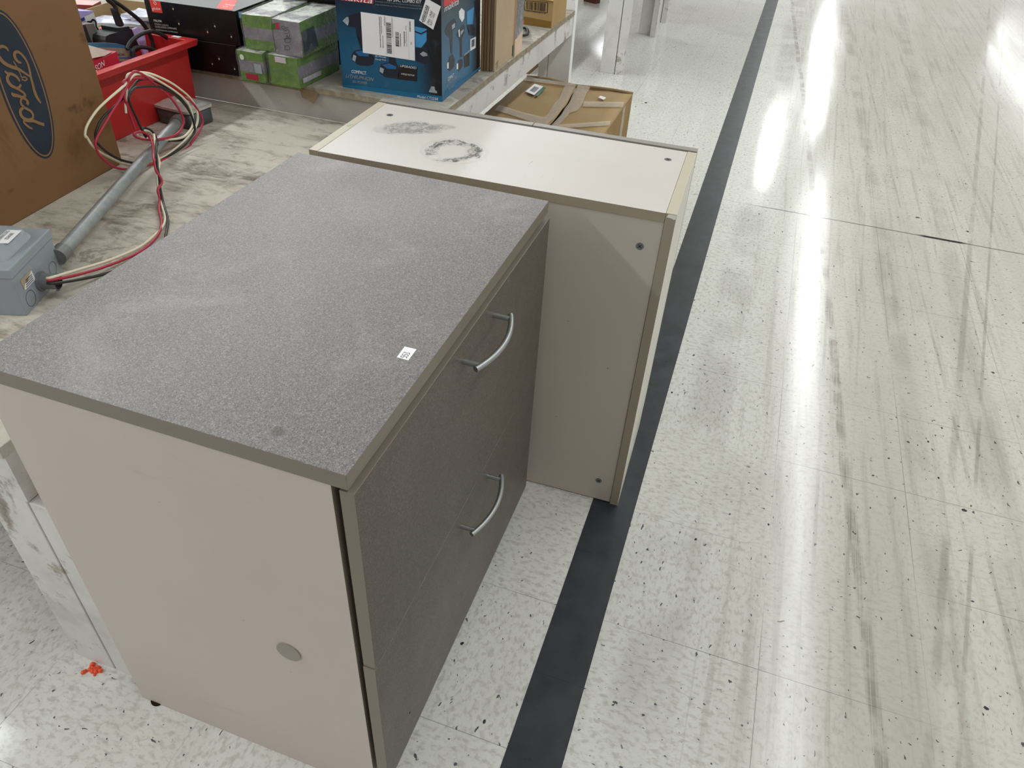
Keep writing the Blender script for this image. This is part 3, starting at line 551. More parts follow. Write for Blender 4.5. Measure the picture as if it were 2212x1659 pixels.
def text(bm, s, base, fr, off=0.001, mi=0, shear=0.0, bold=0.0):
    """lettering: base = (left baseline, right baseline, top-left) in face coordinates; fitted to that parallelogram"""
    O, U, V, N = fr
    c = bpy.data.curves.new('t', 'FONT'); c.body = s; c.size = 1.0; c.shear = shear; c.offset = bold
    c.resolution_u = 3
    o = bpy.data.objects.new('t', c); COL.objects.link(o)
    dg = bpy.context.evaluated_depsgraph_get(); dg.update()
    me = bpy.data.meshes.new_from_object(o.evaluated_get(dg))
    xs = [v.co.x for v in me.vertices]; ys = [v.co.y for v in me.vertices]
    if xs:
        x0, x1, y1 = min(xs), max(xs), max(max(ys), 0.5)
        a, b, t = [Vector((p[0], p[1])) for p in base]
        e1 = (b-a); e2 = (t-a)
        vs = []
        for v in me.vertices:
            q = a+e1*((v.co.x-x0)/(x1-x0))+e2*(v.co.y/y1)
            vs.append(bm.verts.new(O+U*q.x+V*q.y+N*off))
        for p in me.polygons:
            try:
                f = bm.faces.new([vs[i] for i in p.vertices]); f.material_index = mi
            except ValueError: pass
    bpy.data.objects.remove(o); bpy.data.curves.remove(c); bpy.data.meshes.remove(me)
def lettering(name, items, mats, parent, fr):
    bm = bmesh.new()
    for it in items: text(bm, it[0], it[1], fr, off=it[4] if len(it) > 4 else 0.0012, mi=it[2], shear=it[3] if len(it) > 3 else 0.0)
    return mesh_obj(name, bm, mats, parent)
def tube(bm, pts, r, seg=10, closed_ends=True, samples=5, mi=0, smoothpath=True):
    P = [Vector(p) for p in pts]
    if smoothpath and len(P) > 2:
        out = []
        for i in range(len(P)-1):
            p0 = P[max(i-1,0)]; p1 = P[i]; p2 = P[i+1]; p3 = P[min(i+2,len(P)-1)]
            for k in range(samples):
                t = k/samples
                out.append(0.5*((2*p1)+(p2-p0)*t+(2*p0-5*p1+4*p2-p3)*t*t+(3*p1-p0-3*p2+p3)*t**3))
        out.append(P[-1]); P = out
    up = Vector((0.13, 0.21, 1)).normalized(); rings = []; prevn = None
    for i, p in enumerate(P):
        d = P[min(i+1,len(P)-1)]-P[max(i-1,0)]
        if d.length < 1e-9: d = Vector((0,0,1))
        d.normalize()
        nn = (prevn-d*prevn.dot(d)) if prevn is not None else up-d*up.dot(d)
        if nn.length < 1e-6: nn = Vector((1,0,0))-d*d.x
        nn.normalize(); prevn = nn; bb = d.cross(nn)
        rr = r[min(i, len(r)-1)] if isinstance(r, (list,tuple)) else r
        rings.append([bm.verts.new(p+(nn*math.cos(2*math.pi*k/seg)+bb*math.sin(2*math.pi*k/seg))*rr) for k in range(seg)])
    for a, b in zip(rings, rings[1:]):
        for k in range(seg):
            f = bm.faces.new((a[k], a[(k+1)%seg], b[(k+1)%seg], b[k])); f.smooth = True; f.material_index = mi
    if closed_ends:
        f = bm.faces.new([bm.verts.new(v.co) for v in rings[0][::-1]]); f.material_index = mi
        f = bm.faces.new([bm.verts.new(v.co) for v in rings[-1]]); f.material_index = mi
def cyl(bm, a, b, r, seg=20, mi=0): tube(bm, [a, b], r, seg, mi=mi, smoothpath=False)
def prism(bm, pts3, depth, mi=0):
    """closed outline in space extruded by a vector"""
    a = [bm.verts.new(p) for p in pts3]; b = [bm.verts.new(Vector(p)+Vector(depth)) for p in pts3]; n = len(a)
    f1 = bm.faces.new(a); f2 = bm.faces.new(b[::-1]); f1.material_index = f2.material_index = mi
    for i in range(n):
        f = bm.faces.new((a[i], b[i], b[(i+1)%n], a[(i+1)%n])); f.material_index = mi
    bmesh.ops.triangulate(bm, faces=[f1, f2])

# ------------------------------------------------------------------ SETTING
def structure(o): o['kind'] = 'structure'; return o
bm = bmesh.new(); bx(bm, -14, 12, -10, 28, -0.05, 0.0); structure(mesh_obj('floor', bm, M_FLOOR))
bm = bmesh.new(); bx(bm, -0.0974, 0.0, -10, 28, -0.01, 0.0006); structure(mesh_obj('trim_1', bm, M_STRIP))
structure(box('ceiling', (-14, 12, -10, 28, 4.3, 4.4), flat('#c8c8c4', 0.9, 0.1)))

# ------------------------------------------------------------------ FILE CABINET (speckled, two drawers)
CW, CD, CH = 0.6899, 0.4801, 0.741
cab = thing('file_cabinet', 'two-drawer lateral file cabinet with speckled grey-brown top, nearest the camera', 'cabinet', (-0.2516, -2.5801, 0), math.degrees(1.5666))
bevel(box('top_panel', (0, CW, 0, CD, 0.719, CH), [M_EDGE, M_TOPLAM], cab, mi={'+z':1}), 0.0008)
E1 = {'-y':1, '+y':1, '+z':1}
bevel(box('side_panel', (0.0015, 0.0205, 0.0205, 0.4781, 0.0, 0.7185), [M_BEIGE, M_EDGE], cab, mi={'-y':1}), 0.0006)
bevel(box('side_panel', (CW-0.0205, CW-0.0015, 0.0205, 0.4781, 0.0, 0.7185), [M_BEIGE, M_EDGE], cab, mi={'-y':1}), 0.0006)
box('back_panel', (0.021, CW-0.021, 0.464, 0.477, 0.02, 0.7185), M_BEIGE, cab)
box('bottom_panel', (0.021, CW-0.021, 0.05, 0.4635, 0.02, 0.038), M_BEIGE, cab)
box('plinth', (0.021, CW-0.021, 0.045, 0.049, 0.0, 0.10), M_DARK, cab)
for fx, fy in ((0.011, 0.449),):
    bm = bmesh.new(); cyl(bm, (fx-0.0, fy, -0.0), (fx, fy, 0.003), 0.0115); mesh_obj('foot_glide', bm, M_DARK, cab).location = (-0.004, 0, 0)
def handle_bm(zc):
    bm = bmesh.new(); xc = 0.3535; hw = 0.0605; yf = -0.005
    for s in (-1, 1): cyl(bm, (xc+s*hw, yf+0.001, zc), (xc+s*hw, yf-0.0250, zc), 0.0038, 16)
    pts = []
    for i in range(21):
        t = -1+2*i/20.0; xx = xc+t*(hw+0.0095)
        pts.append((xx, yf-0.0225-0.0155*(1-t*t), zc))
    tube(bm, pts, 0.0043, 16, samples=2); return bm
def drawer(z0, z1, dx, zh):
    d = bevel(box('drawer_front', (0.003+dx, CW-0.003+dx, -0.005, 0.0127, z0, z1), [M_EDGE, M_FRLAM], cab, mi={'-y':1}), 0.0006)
    h = mesh_obj('handle', handle_bm(zh), M_NICKEL, d); h['label'] = 'brushed nickel bow handle'
    return d
drawer(0.3834, 0.7125, 0.0, 0.680); drawer(0.054, 0.383, -0.0016, 0.347)
bm = bmesh.new()
tube(bm, [(0.0014, 0.127, 0.351), (-0.0003, 0.127, 0.351)], 0.0185, 28, smoothpath=False)
c_ = mesh_obj('hole_cover', bm, flat('#8e887f', 0.5), cab); c_['label'] = 'round grey plastic hole cover'
bm = bmesh.new(); fr = FR('front')
tube(bm, [(0.083, -0.0048, 0.128), (0.083, -0.0054, 0.128)], 0.0019, 12, smoothpath=False)
mesh_obj('drill_hole', bm, M_DARK, cab)
# lot sticker
stk = thing('lot_sticker', 'small white paper sticker handwritten 553 on the speckled cabinet top', 'sticker', (-0.2516, -2.5801, CH), math.degrees(1.5666))
bm = bmesh.new(); ft = FR('top', 0.0)
poly(bm, [(0.1947, 0.0401), (0.218, 0.0409), (0.2185, 0.0251), (0.1943, 0.0247)], ft, 0.0004, 0, 0.0003)
mesh_obj('paper', bm, M_WHITE, stk)
bm = bmesh.new()
def sp(i, a):   # digit outlines on the sticker: i along +x, a across
    return [(0.1968+i*0.0040+p[0]*0.0032, 0.0285+(1-p[1])*0.0078) for p in a]
five = [(0.95, 0), (0.1, 0.05), (0.1, 0.42), (0.6, 0.38), (0.95, 0.65), (0.7, 0.98), (0.05, 0.95)]
three = [(0.1, 0.08), (0.6, 0.0), (0.85, 0.2), (0.4, 0.48), (0.95, 0.7), (0.6, 1.0), (0.05, 0.92)]
for i, g in enumerate((five, five, three)): stroke(bm, [(p[0], 0.0285+0.0078*0.0+q) for p, q in zip(sp(i, g), [0.0078*(1-k[1]) for k in g])], ft, 0.00065, 0, 0.00065)
mesh_obj('ink', bm, M_INK, stk)

# ------------------------------------------------------------------ LOW CUPBOARD with stained top
W2, D2, H2, T2 = 0.6977, 0.3017, 0.7292, 0.0183
hut = thing('low_cupboard', 'low beige cupboard with a soot-stained white top, behind the speckled file cabinet', 'cupboard', (-0.0398, -1.8255, 0), math.degrees(0.0236))
for n_, (a, b) in enumerate(((-T2, 0.0), (-W2, -W2+T2))):
    bm = bmesh.new()
    bx(bm, a, b, 0.0, D2, 0.0, H2, mi={'+z':1, '-y':2, '+y':2, '-z':2})
    bevel(mesh_obj('side_panel', bm, [flat('#cfccbf', 0.4), M_EDGE2, M_EDGE3], hut), 0.0006)
bevel(box('top_panel', (-W2+T2+0.0007, -T2-0.0007, 0.0004, D2-0.0012, H2-T2, H2-0.0006), [M_WTOP, M_EDGE3], hut, mi={'-y':1, '+y':1}), 0.0005)
box('back_panel', (-W2+T2+0.0007, -T2-0.0007, 0.0028, 0.017, 0.003, H2-T2-0.0008), m_beige('beige_back_panel', '#b6ada2'), hut)
box('bottom_panel', (-W2+T2+0.0007, -T2-0.0007, 0.018, D2-0.002, 0.06, 0.078), M_BEIGE, hut)
for a, b in ((-W2, -0.3464), (-0.3446, 0.0)):
    bevel(box('door', (a, b, D2+0.0035, D2+0.0215, 0.05, H2+0.0015), [M_GREYEDGE, M_FRLAM], hut, mi={'+y':1}), 0.0006)
def screw(x, y, z, n, r=0.0072):
    bm = bmesh.new(); p = Vector((x,y,z)); N = Vector(n); U = N.orthogonal().normalized(); V = N.cross(U)
    tube(bm, [p-N*0.002, p+N*0.0004], r, 20, smoothpath=False)
    for q in (U, V):
        s = q*r*0.6; t_ = (V if q is U else U)*0.0006
        bm.faces.new([bm.verts.new(p+N*0.0006+s+t_), bm.verts.new(p+N*0.0006+s-t_), bm.verts.new(p+N*0.0006-s-t_), bm.verts.new(p+N*0.0006-s+t_)]).material_index = 1
    mesh_obj('screw', bm, [M_SCREW, M_DARK], hut)
screw(-0.0501, 0.2433, H2-0.0006, (0,0,1)); screw(-0.6407, 0.2374, H2-0.0006, (0,0,1))
screw(-0.0529, 0.0028, 0.6576, (0,-1,0)); screw(-0.0529, 0.0028, 0.0619, (0,-1,0))
bm = bmesh.new(); poly(bm, [(0.132, 0.048), (0.150, 0.048), (0.150, 0.062), (0.132, 0.062)], FR('right', 0.0), 0.0004, 0, 0.0003)
mesh_obj('sticker', bm, M_WHITE, hut)
bm = bmesh.new(); poly(bm, [(-0.017, 0.722), (-0.010, 0.7215), (-0.003, 0.7195), (-0.0005, 0.7205), (-0.0005, 0.7285), (-0.014, 0.728)], FR('front'), 0.0003, 0)
mesh_obj('chipped_edge', bm, flat('#dcdbd3', 0.6), hut); bm = bmesh.new()
poly(bm, [(-0.695, 0.148), (-0.690, 0.156), (-0.683, 0.156), (-0.684, 0.146), (-0.690, 0.138)], FR('top', H2), 0.0003, 1)
mesh_obj('green_smudge', bm, [flat('#dcdbd3', 0.6), flat('#a9b5a0', 0.6)], hut)

# ------------------------------------------------------------------ TABLES
def leg(parent, x, y, h, sx, sy, name='leg', z0=0.0, wd=0.089, th=0.038):
    """two planks screwed together in an L; (x,y) outer corner, sx sy point inwards"""
    bm = bmesh.new()
    xa, xb = sorted((x, x+sx*th)); ya, yb = sorted((y, y+sy*wd)); bx(bm, xa, xb, ya, yb, z0, h)
    xa, xb = sorted((x+sx*(th+0.004), x+sx*(th+wd))); ya, yb = sorted((y, y+sy*th)); bx(bm, xa, xb, ya, yb, z0, h)
    return bevel(mesh_obj(name, bm, M_PAINT, parent), 0.0015)
M_PLYE = m_worn('chipped_plywood_edge', '#c0bcb2', '#6e5a40', (6,6,3), (0.50,0.58), 0.7, smear=0.3)
t1 = thing('display_table', 'low worn display table with peeling white plywood top, left of the speckled cabinet', 'table', (-1.7, -1.9, 0))
def L(o, x0, x1, y0, y1, z0, z1): return (x0-o[0], x1-o[0], y0-o[1], y1-o[1], z0, z1)
o1 = (-1.7, -1.9)
bevel(box('tabletop', L(o1, -2.60, -0.8055, -2.5535, -1.2642, 0.536, 0.555), [M_TABLE1, M_PLYE], t1, mi={'-x':1,'+x':1,'-y':1,'+y':1}), 0.001)
box('front_apron', L(o1, -2.55, -0.807, -2.550, -2.512, 0.4466, 0.5355), M_PAINT, t1)
box('side_apron', L(o1, -0.845, -0.8075, -2.5115, -1.30, 0.4466, 0.5355), M_PAINT2, t1)
box('rear_apron', L(o1, -2.55, -0.846, -1.338, -1.30, 0.4466, 0.5355), M_PAINT, t1)
def lego(parent, o, x, y, h, sx, sy): return leg(parent, x-o[0], y-o[1], h, sx, sy)
lego(t1, o1, -0.7695, -2.550, 0.4460, -1, 1)
lego(t1, o1, -0.845, -1.34, 0.4460, -1, -1); lego(t1, o1, -2.55, -2.50, 0.446, 1, 1); lego(t1, o1, -2.55, -1.34, 0.446, 1, -1)

t2 = thing('display_table', 'taller display table behind, carrying the blue tool kit box and green cartons', 'table', (-1.8, -0.6, 0)); o2 = (-1.8, -0.6)
bevel(box('tabletop', L(o2, -3.6, -0.695, -1.272, -0.022, 0.624, 0.640), [M_TABLE2, flat('#8f8672', 0.8, var=0.3, scale=60)], t2, mi={'-x':1,'+x':1,'-y':1,'+y':1}), 0.001)
box('front_apron', L(o2, -3.5, -0.7005, -1.2640, -1.226, 0.5552, 0.6235), M_PAINT2, t2)
box('side_apron', L(o2, -0.738, -0.7000, -1.2255, -0.022, 0.5540, 0.6235), M_PAINT, t2)
M_WPOST = m_worn('bright_white_paint', '#e2e4e4', '#8b7a62', (5, 5, 5), (0.66, 0.69), 0.45, smear=0.06)
bm = bmesh.new(); bx(bm, -0.786-o2[0], -0.696-o2[0], -0.0215-o2[1], 0.0165-o2[1], 0, 1.02); bx(bm, -0.826-o2[0], -0.788-o2[0], -0.0215-o2[1], 0.068-o2[1], 0, 0.553)
bevel(mesh_obj('corner_post', bm, M_WPOST, t2), 0.0015)
for x, y, sx, sy in ((-0.76, -1.17, -1, 1), (-3.5, -1.2, 1, 1), (-3.5, -0.05, 1, -1)): lego(t2, o2, x, y, 0.5535, sx, sy)

t3 = thing('display_table', 'third white display table in the row, its corner leg beside the black floor stripe', 'table', (-1.8, 2.1, 0)); o3 = (-1.8, 2.1)
box('tabletop', L(o3, -3.6, -0.67, 1.46, 2.66, 0.624, 0.640), M_TABLE2, t3)
box('side_apron', L(o3, -0.738, -0.700, 1.50, 2.62, 0.5360, 0.6235), M_PAINT2, t3)
lego(t3, o3, -0.762, 1.522, 0.535, -1, 1); lego(t3, o3, -0.737, 2.60, 0.535, -1, -1)
t4 = thing('display_table', 'farthest white display table leg, at the top edge near the stripe', 'table', (-1.8, 3.6, 0)); o4 = (-1.8, 3.6)
box('tabletop', L(o4, -3.6, -0.70, 2.95, 4.15, 0.624, 0.640), M_TABLE2, t4)
lego(t4, o4, -0.740, 2.977, 0.6235, -1, 1)
o = box('wooden_block', (-0.06, 0.06, -0.03, 0.03, 0, 0.05), flat('#5b2b1c', 0.7), M=Matrix.Translation((-1.40, 3.36, 0.0))@Matrix.Rotation(R(-25), 4, 'Z'))
tag(o, 'reddish brown wooden block on the floor beneath the far tables', 'block')
o = box('carton', (-0.2, 0.2, -0.15, 0.15, 0, 0.3), m_card('dark_carton', '#6f5741'), M=Matrix.Translation((-1.45, 1.42, 0.0)))
tag(o, 'brown carton in shadow under the taller display table', 'box')

# orange chips at the table foot
bm = bmesh.new()
for i in range(26):
    a, b = random.gauss(0, 0.008), random.gauss(0, 0.0045); s_ = random.uniform(0.0012, 0.0035)
    q = bmesh.ops.create_icosphere(bm, subdivisions=1, radius=s_*1.5, matrix=Matrix.Translation((a, b-0.002, s_*0.6))@Matrix.Rotation(random.random()*3, 4, (1,1,0)))
o = mesh_obj('paint_crumbs', bm, flat('#e0512a', 0.6, var=0.25, scale=200), M=Matrix.Translation((-0.8425, -2.562, 0)))
tag(o, 'bright orange paint crumbs on the floor at the near table foot', 'debris')

# ------------------------------------------------------------------ TAN CARTON WITH BLUE OVAL LOGO
ob = thing('oval_logo_carton', 'tall stained tan carton with a blue oval script logo at the far left', 'box', (-1.296, -2.046, 0.555), 94.65)
M_FORD = m_card('stained_tan_carton', '#7f5f40', 0.85)
bevel(box('carton_body', (-0.26, 0.322, 0.0, 0.125, 0.0005, 0.46), M_FORD, ob), 0.002)
F = FR('front'); M_NAVY = flat('#29323e', 0.65, 0.3, var=0.12, scale=15); M_TANP = flat('#8a6c4a', 0.7, 0.2, var=0.1, scale=15)
ouc, ovc, oa, obb = ART['ford_oval'][0]
bm = bmesh.new()
poly(bm, ellipse(ouc, ovc, oa, obb, 72), F, 0.0004, 0)
ringpoly(bm, ouc, ovc, oa-0.0042, obb-0.0042, 0.0030, F, 0.0007, 1, 72)
mesh_obj('oval_print', bm, [M_NAVY, M_TANP], ob)
bm = bmesh.new()
for i, s in enumerate(ART['ford_strokes']): stroke(bm, s, F, 0.0010+i*0.00003, 0)
mesh_obj('script_lettering', bm, M_TANP, ob)

# ------------------------------------------------------------------ TOOL KIT BOX
tk = thing('tool_kit_box', 'blue and black cordless tool combo kit box with a white shipping label', 'box', (-1.010, -1.236, 0.6402), 2.4)
def m_grad(name, teal, black, front):
    n = NT(name, 0.42, 0.45); x, y, z = n.xyz()
    t = n.band(z, 0.06, 0.27)
    if front: t = n.math('MAXIMUM', t, n.band(n.math('ADD', x, n.math('MULTIPLY', z, 0.12)), 0.205, 0.275))
    else: t = n.math('MAXIMUM', t, n.band(n.math('ADD', y, n.math('MULTIPLY', z, 0.05)), 0.21, 0.28))
    c = n.mix(t, rgb(teal), rgb(black)); c = n.mix(n.math('MULTIPLY', n.band(n.noise(25), 0.55, 0.75), 0.1), c, rgb('#7f8b92'))
    n.col(c); return n.m
M_TKF = m_grad('teal_to_black_print', '#0d5578', '#070b14', True); M_TKR = m_grad('teal_to_grey_print', '#32678a', '#2c3335', False)
bevel(box('carton_body', (0, 0.2815, 0, 0.298, 0.0, 0.36), [M_TKF, M_TKR], tk, mi={'+x':1}), 0.0012)
A = ART['drill_front']; fF = FR('front')
M_NVY = flat('#141a2c', 0.4, var=0.2, scale=90); M_BLU = flat('#1c5c93', 0.4, var=0.12, scale=60); M_GREYP = flat('#9aa3ad', 0.45, var=0.25, scale=160)
M_BAND = flat('#10668f', 0.4, var=0.08); M_SKY = flat('#3f8fc4', 0.4, var=0.06); M_REDP = flat('#c22f3c', 0.45, var=0.04); M_BLK = flat('#0b0c10', 0.4, var=0.05)
bm = bmesh.new()
for k, mi, off in (('band',3,.0003),('chuck',0,.0004),('tip',2,.0006),('bat1',0,.0004),('bat1top',1,.0006),('bat1win',2,.0008),('bat2',0,.0004),('bat2top',1,.0006),('bat2win',2,.0008),
                   ('lightbase',0,.0004),('light',4,.0006),('lightband',0,.0008),('lens',2,.0008),('panel',6,.0004),('redband',5,.0004),('icon',2,.0005)):
    poly(bm, A[k], fF, off, mi)
mesh_obj('front_print', bm, [M_NVY, M_BLU, M_GREYP, M_BAND, M_SKY, M_REDP, M_BLK], tk)
WH = [flat('#e6e8ea', 0.5, var=0.01), flat('#8d9297', 0.5, var=0.1)]
lettering('front_lettering', [('COMPACT.', A['t_compact'], 0), ('LITHIUM-ION', A['t_lith'], 1, 0.25), ('18V POWER.', A['t_power'], 1), ('UPGRADED', A['t_upgraded'], 0), ('4-POLE MOTOR', A['t_motor'], 0),
  ('Model CT225R', A['t_model'], 0), ('18V 2-PC. COMBO KIT', A['t_combo'], 0), ('Ensemble 2 Outils Sans Fil Lithium-Ion Compact 18 V', A['t_sub1'], 1), ('Juego Combinado de 2 Pzs. Inalambricas Compactas 18V', A['t_sub2'], 1),
  ('makita', A['t_makita'], 0, 0.2), ('25 Minute', A['t_charge'], 0), ('Charge Time', A['t_charge2'], 0)], WH, tk, fF)
def barcode(bm, q, fr, off, n=26, mi=0, along=0):
    a, b, c, d = [Vector(p) for p in q]   # corners a-b-c-d; bars run from a->d, spaced along a->b
    t = 0.0
    while t < 1.0:
        wv = random.choice((0.008, 0.014, 0.024, 0.03))
        if t+wv > 1: break
        p = lambda s, v: tuple((a+(b-a)*s)*(1-v)+(d+(c-d)*s)*v)
        poly(bm, [p(t,0), p(t+wv,0), p(t+wv,1), p(t,1)], fr, off, mi); t += wv+random.choice((0.01, 0.018, 0.03))
def sub(q, s0, s1, t0, t1):
    a, b, c, d = [Vector(p) for p in q]
    p = lambda s, v: tuple((a+(b-a)*s)*(1-v)+(d+(c-d)*s)*v)
    return [p(s0,t0), p(s1,t0), p(s1,t1), p(s0,t1)]
lab = thing('shipping_label', 'large white shipping label with barcodes stuck on the tool kit box front', 'label', (-1.010, -1.236, 0.6402), 2.4)
bm = bmesh.new(); q = A['label1']; poly(bm, q, fF, 0.0015, 0, 0.0004); mesh_obj('paper', bm, M_WHITE, lab)
bm = bmesh.new()
r90 = lambda z: [z[0], z[3], z[2], z[1]]
barcode(bm, r90(sub(q, .475, .565, .16, .93)), fF, .0019); barcode(bm, r90(sub(q, .64, .71, .36, .72)), fF, .0019)
for s0, t0, t1, wv in ((.345,.05,.80,.012),(.375,.05,.45,.010),(.395,.5,.8,.010),(.44,.02,.25,.008),(.58,.03,.5,.008),(.73,.38,.7,.012),(.80,.32,.68,.012),(.82,.32,.6,.006),(.85,.3,.68,.006),(.91,.06,.3,.02),(.93,.55,.62,.012),(.84,.18,.28,.008)):
    t = t0
    while t < t1:
        l = random.uniform(.01, .035); poly(bm, sub(q, s0, s0+wv, t, min(t+l, t1)), fF, .0019, 0); t += l+.008
for s0 in (.462, .472, .60, .888): poly(bm, sub(q, s0, s0+.002, .04, .96), fF, .0018, 1)
mesh_obj('print', bm, [M_INK, flat('#8e9097', 0.6)], lab)
lab2 = thing('return_label', 'smaller tilted white label at the upper right of the tool kit box front', 'label', (-1.010, -1.236, 0.6402), 2.4)
bm = bmesh.new(); q = A['label2']; poly(bm, q, fF, 0.0015, 0, 0.0004); mesh_obj('paper', bm, M_WHITE, lab2)
bm = bmesh.new()
# long side of this label runs a->d ; lettering reads along it
tq = lambda s0, s1, t0, t1: (lambda z: (z[0], z[1], z[3]))(r90(sub(q, s0, s1, t0, t1))) 
a_, b_, c_2, d_ = [Vector(p) for p in q]
def lq(s, v): return tuple((a_+(b_-a_)*s)*(1-v)+(d_+(c_2-d_)*s)*v)
for s, h in ((.12,.05),(.20,.07),(.31,.05)): 
    t = .25
    while t < .92:
        l = random.uniform(.02, .06); poly(bm, [lq(s,t), lq(s+h,t), lq(s+h,t+l), lq(s,t+l)], fF, .0019, 0); t += l+.015
text(bm, 'LPNN - LPNRF', (lq(.66,.93), lq(.66,.35), lq(.50,.93)), fF, .0019, 0); text(bm, '0257 - 1052', (lq(.82,.90), lq(.82,.38), lq(.70,.90)), fF, .0019, 0)
mesh_obj('print', bm, M_INK, lab2)
A = ART['drill_right']; fR = FR('right', 0.2815)
bm = bmesh.new()
for k, mi, off in (('black',6,.0003),('band',3,.0005),('red',5,.0004),('badge',7,.0005),('lightbase',0,.0004),('light',4,.0006),('tool1',0,.0004),('bat1',0,.0005),('win1',7,.0007),('tool2',0,.0004),('bat2',0,.0005),
                   ('win2',7,.0007),('win3',2,.0007),('win4',7,.0007),('win5',2,.0007),('panel',6,.0004),('tool3',0,.0005),('label',7,.0008)):
    poly(bm, A[k], fR, off, mi)
barcode(bm, sub(A['label'], .2, .8, .12, .75), fR, .0011, mi=0)
mesh_obj('side_print', bm, [M_NVY, M_BLU, M_GREYP, M_BAND, M_SKY, M_REDP, M_BLK, flat('#dfe3e6', 0.5, var=0.15, scale=120)], tk)
lettering('side_lettering', [('makita', A['t_makita'], 0, 0.2), ('COMPACT.', A['t_compact'], 0), ('LITHIUM-ION', A['t_lith'], 1, 0.25), ('18V POWER.', A['t_power'], 1), ('UPGRADED', A['t_up'], 0)], WH, tk, fR)

# ------------------------------------------------------------------ BLACK STRING-LIGHT BOXES
M_GB = flat('#08080a', 0.35, 0.4, var=0.1); M_GBT = flat('#3b3d40', 0.3, 0.5, var=0.1); M_GRED = flat('#dd3f33', 0.45, var=0.04)
A = ART['globe']; fF = FR('front')
gl_mats = [M_GB, flat('#b3aba0', 0.6)]
def bulbs(bm, pts, dz=0.0):
    for u, v in pts:
        v -= dz
        poly(bm, ellipse(u, v, .0026, .0034, 14), fF, .0006, 1); poly(bm, ellipse(u+.0003, v+.0009, .0016, .0020, 12), fF, .0008, 2)
        poly(bm, [(u-.0022, v+.003), (u+.0020, v+.003), (u+.0012, v+.0085), (u-.0014, v+.0085)], fF, .0005, 0)
        poly(bm, [(u-.006, v+.0075), (u+.005, v+.0045), (u+.005, v+.006), (u-.006, v+.0092)], fF, .0004, 0)
BM_ = [flat('#1e2024', 0.5), flat('#4c4036', 0.4), flat('#dcc9b0', 0.4)]
gb1 = thing('string_light_box', 'lower black string-light box beside the red bin, under the matching one', 'box', (-1.548, -1.298, 0.6402), 2.5, 'black string-light boxes')
bevel(box('carton_body', (0.0, 0.2605, 0, 0.185, 0, 0.0785), M_GB, gb1), 0.001)
bm = bmesh.new(); bulbs(bm, A['bulbs'][5:]); mesh_obj('bulb_print', bm, BM_, gb1)
gb2 = thing('string_light_box', 'upper black string-light box with red square logo and white product lettering', 'box', (-1.548, -1.298, 0.7192), 2.5, 'black string-light boxes')
H_ = 0.0842; sh = lambda z: [(p[0], p[1]-0.079) for p in z]
bevel(box('carton_body', (0.0045, 0.2745, 0, 0.185, 0, H_), [M_GB, M_GBT], gb2, mi={'+z':1}), 0.001)
bm = bmesh.new(); bulbs(bm, sh(A['bulbs'][:5])); poly(bm, sh(A['red']), fF, .0004, 3)
poly(bm, ellipse(sh(A['bulb'])[0][0], sh(A['bulb'])[0][1], .0042, .0042, 20), fF, .0007, 4); poly(bm, ellipse(sh(A['bulb'])[0][0], sh(A['bulb'])[0][1], .0028, .0028, 20), fF, .0009, 3)
ft = FR('top', H_); B_ = ART['globe_top']; tp = lambda z: [(min(p[0], .272), max(p[1], .0015)) for p in z]
poly(bm, tp(B_['red']), ft, .0005, 3); c0 = B_['ring'][0]
poly(bm, ellipse(c0[0], c0[1], .0062, .0062, 20), ft, .0008, 4); poly(bm, ellipse(c0[0], c0[1], .0042, .0042, 20), ft, .0010, 3)
fr_ = FR('right', 0.2745); poly(bm, ellipse(.022, .030, .006, .007, 20), fr_, .0006, 5); poly(bm, [(.012,.066),(.030,.062),(.033,.076),(.014,.081)], fr_, .0006, 6)
mesh_obj('print', bm, BM_+[M_GRED, flat('#f1e4df', 0.5), flat('#5d8f94', 0.4), flat('#6d93c4', 0.4, var=0.4, scale=200)], gb2)
lettering('lettering', [('globe', sh(A['t_globe']), 0, 0, .0009), ('PALMA', sh(A['t_palma']), 0), ('STRING LIGHTS', sh(A['t_l1']), 1), ('GUIRLANDE LUMINAIRE', sh(A['t_l2']), 1), ('GUIRNALDA LUMINOSA', sh(A['t_l3']), 1)], [WH[0], flat('#b8bcc0', 0.5)], gb2, fF)
u0, v0 = c0
lettering('top_lettering', [('globe', ((u0+.015, v0+.024), (u0-.015, v0+.024), (u0+.015, v0+.012)), 0, 0, .0010)], WH, gb2, ft)
gb3 = thing('string_light_box', 'black box standing behind the green cartons, right of the upper string-light box', 'box', (-1.270, -1.072, 0.6402), 3, 'black string-light boxes')
bevel(box('carton_body', (0.0, 0.16, 0, 0.12, 0, 0.205), M_GB, gb3), 0.001)

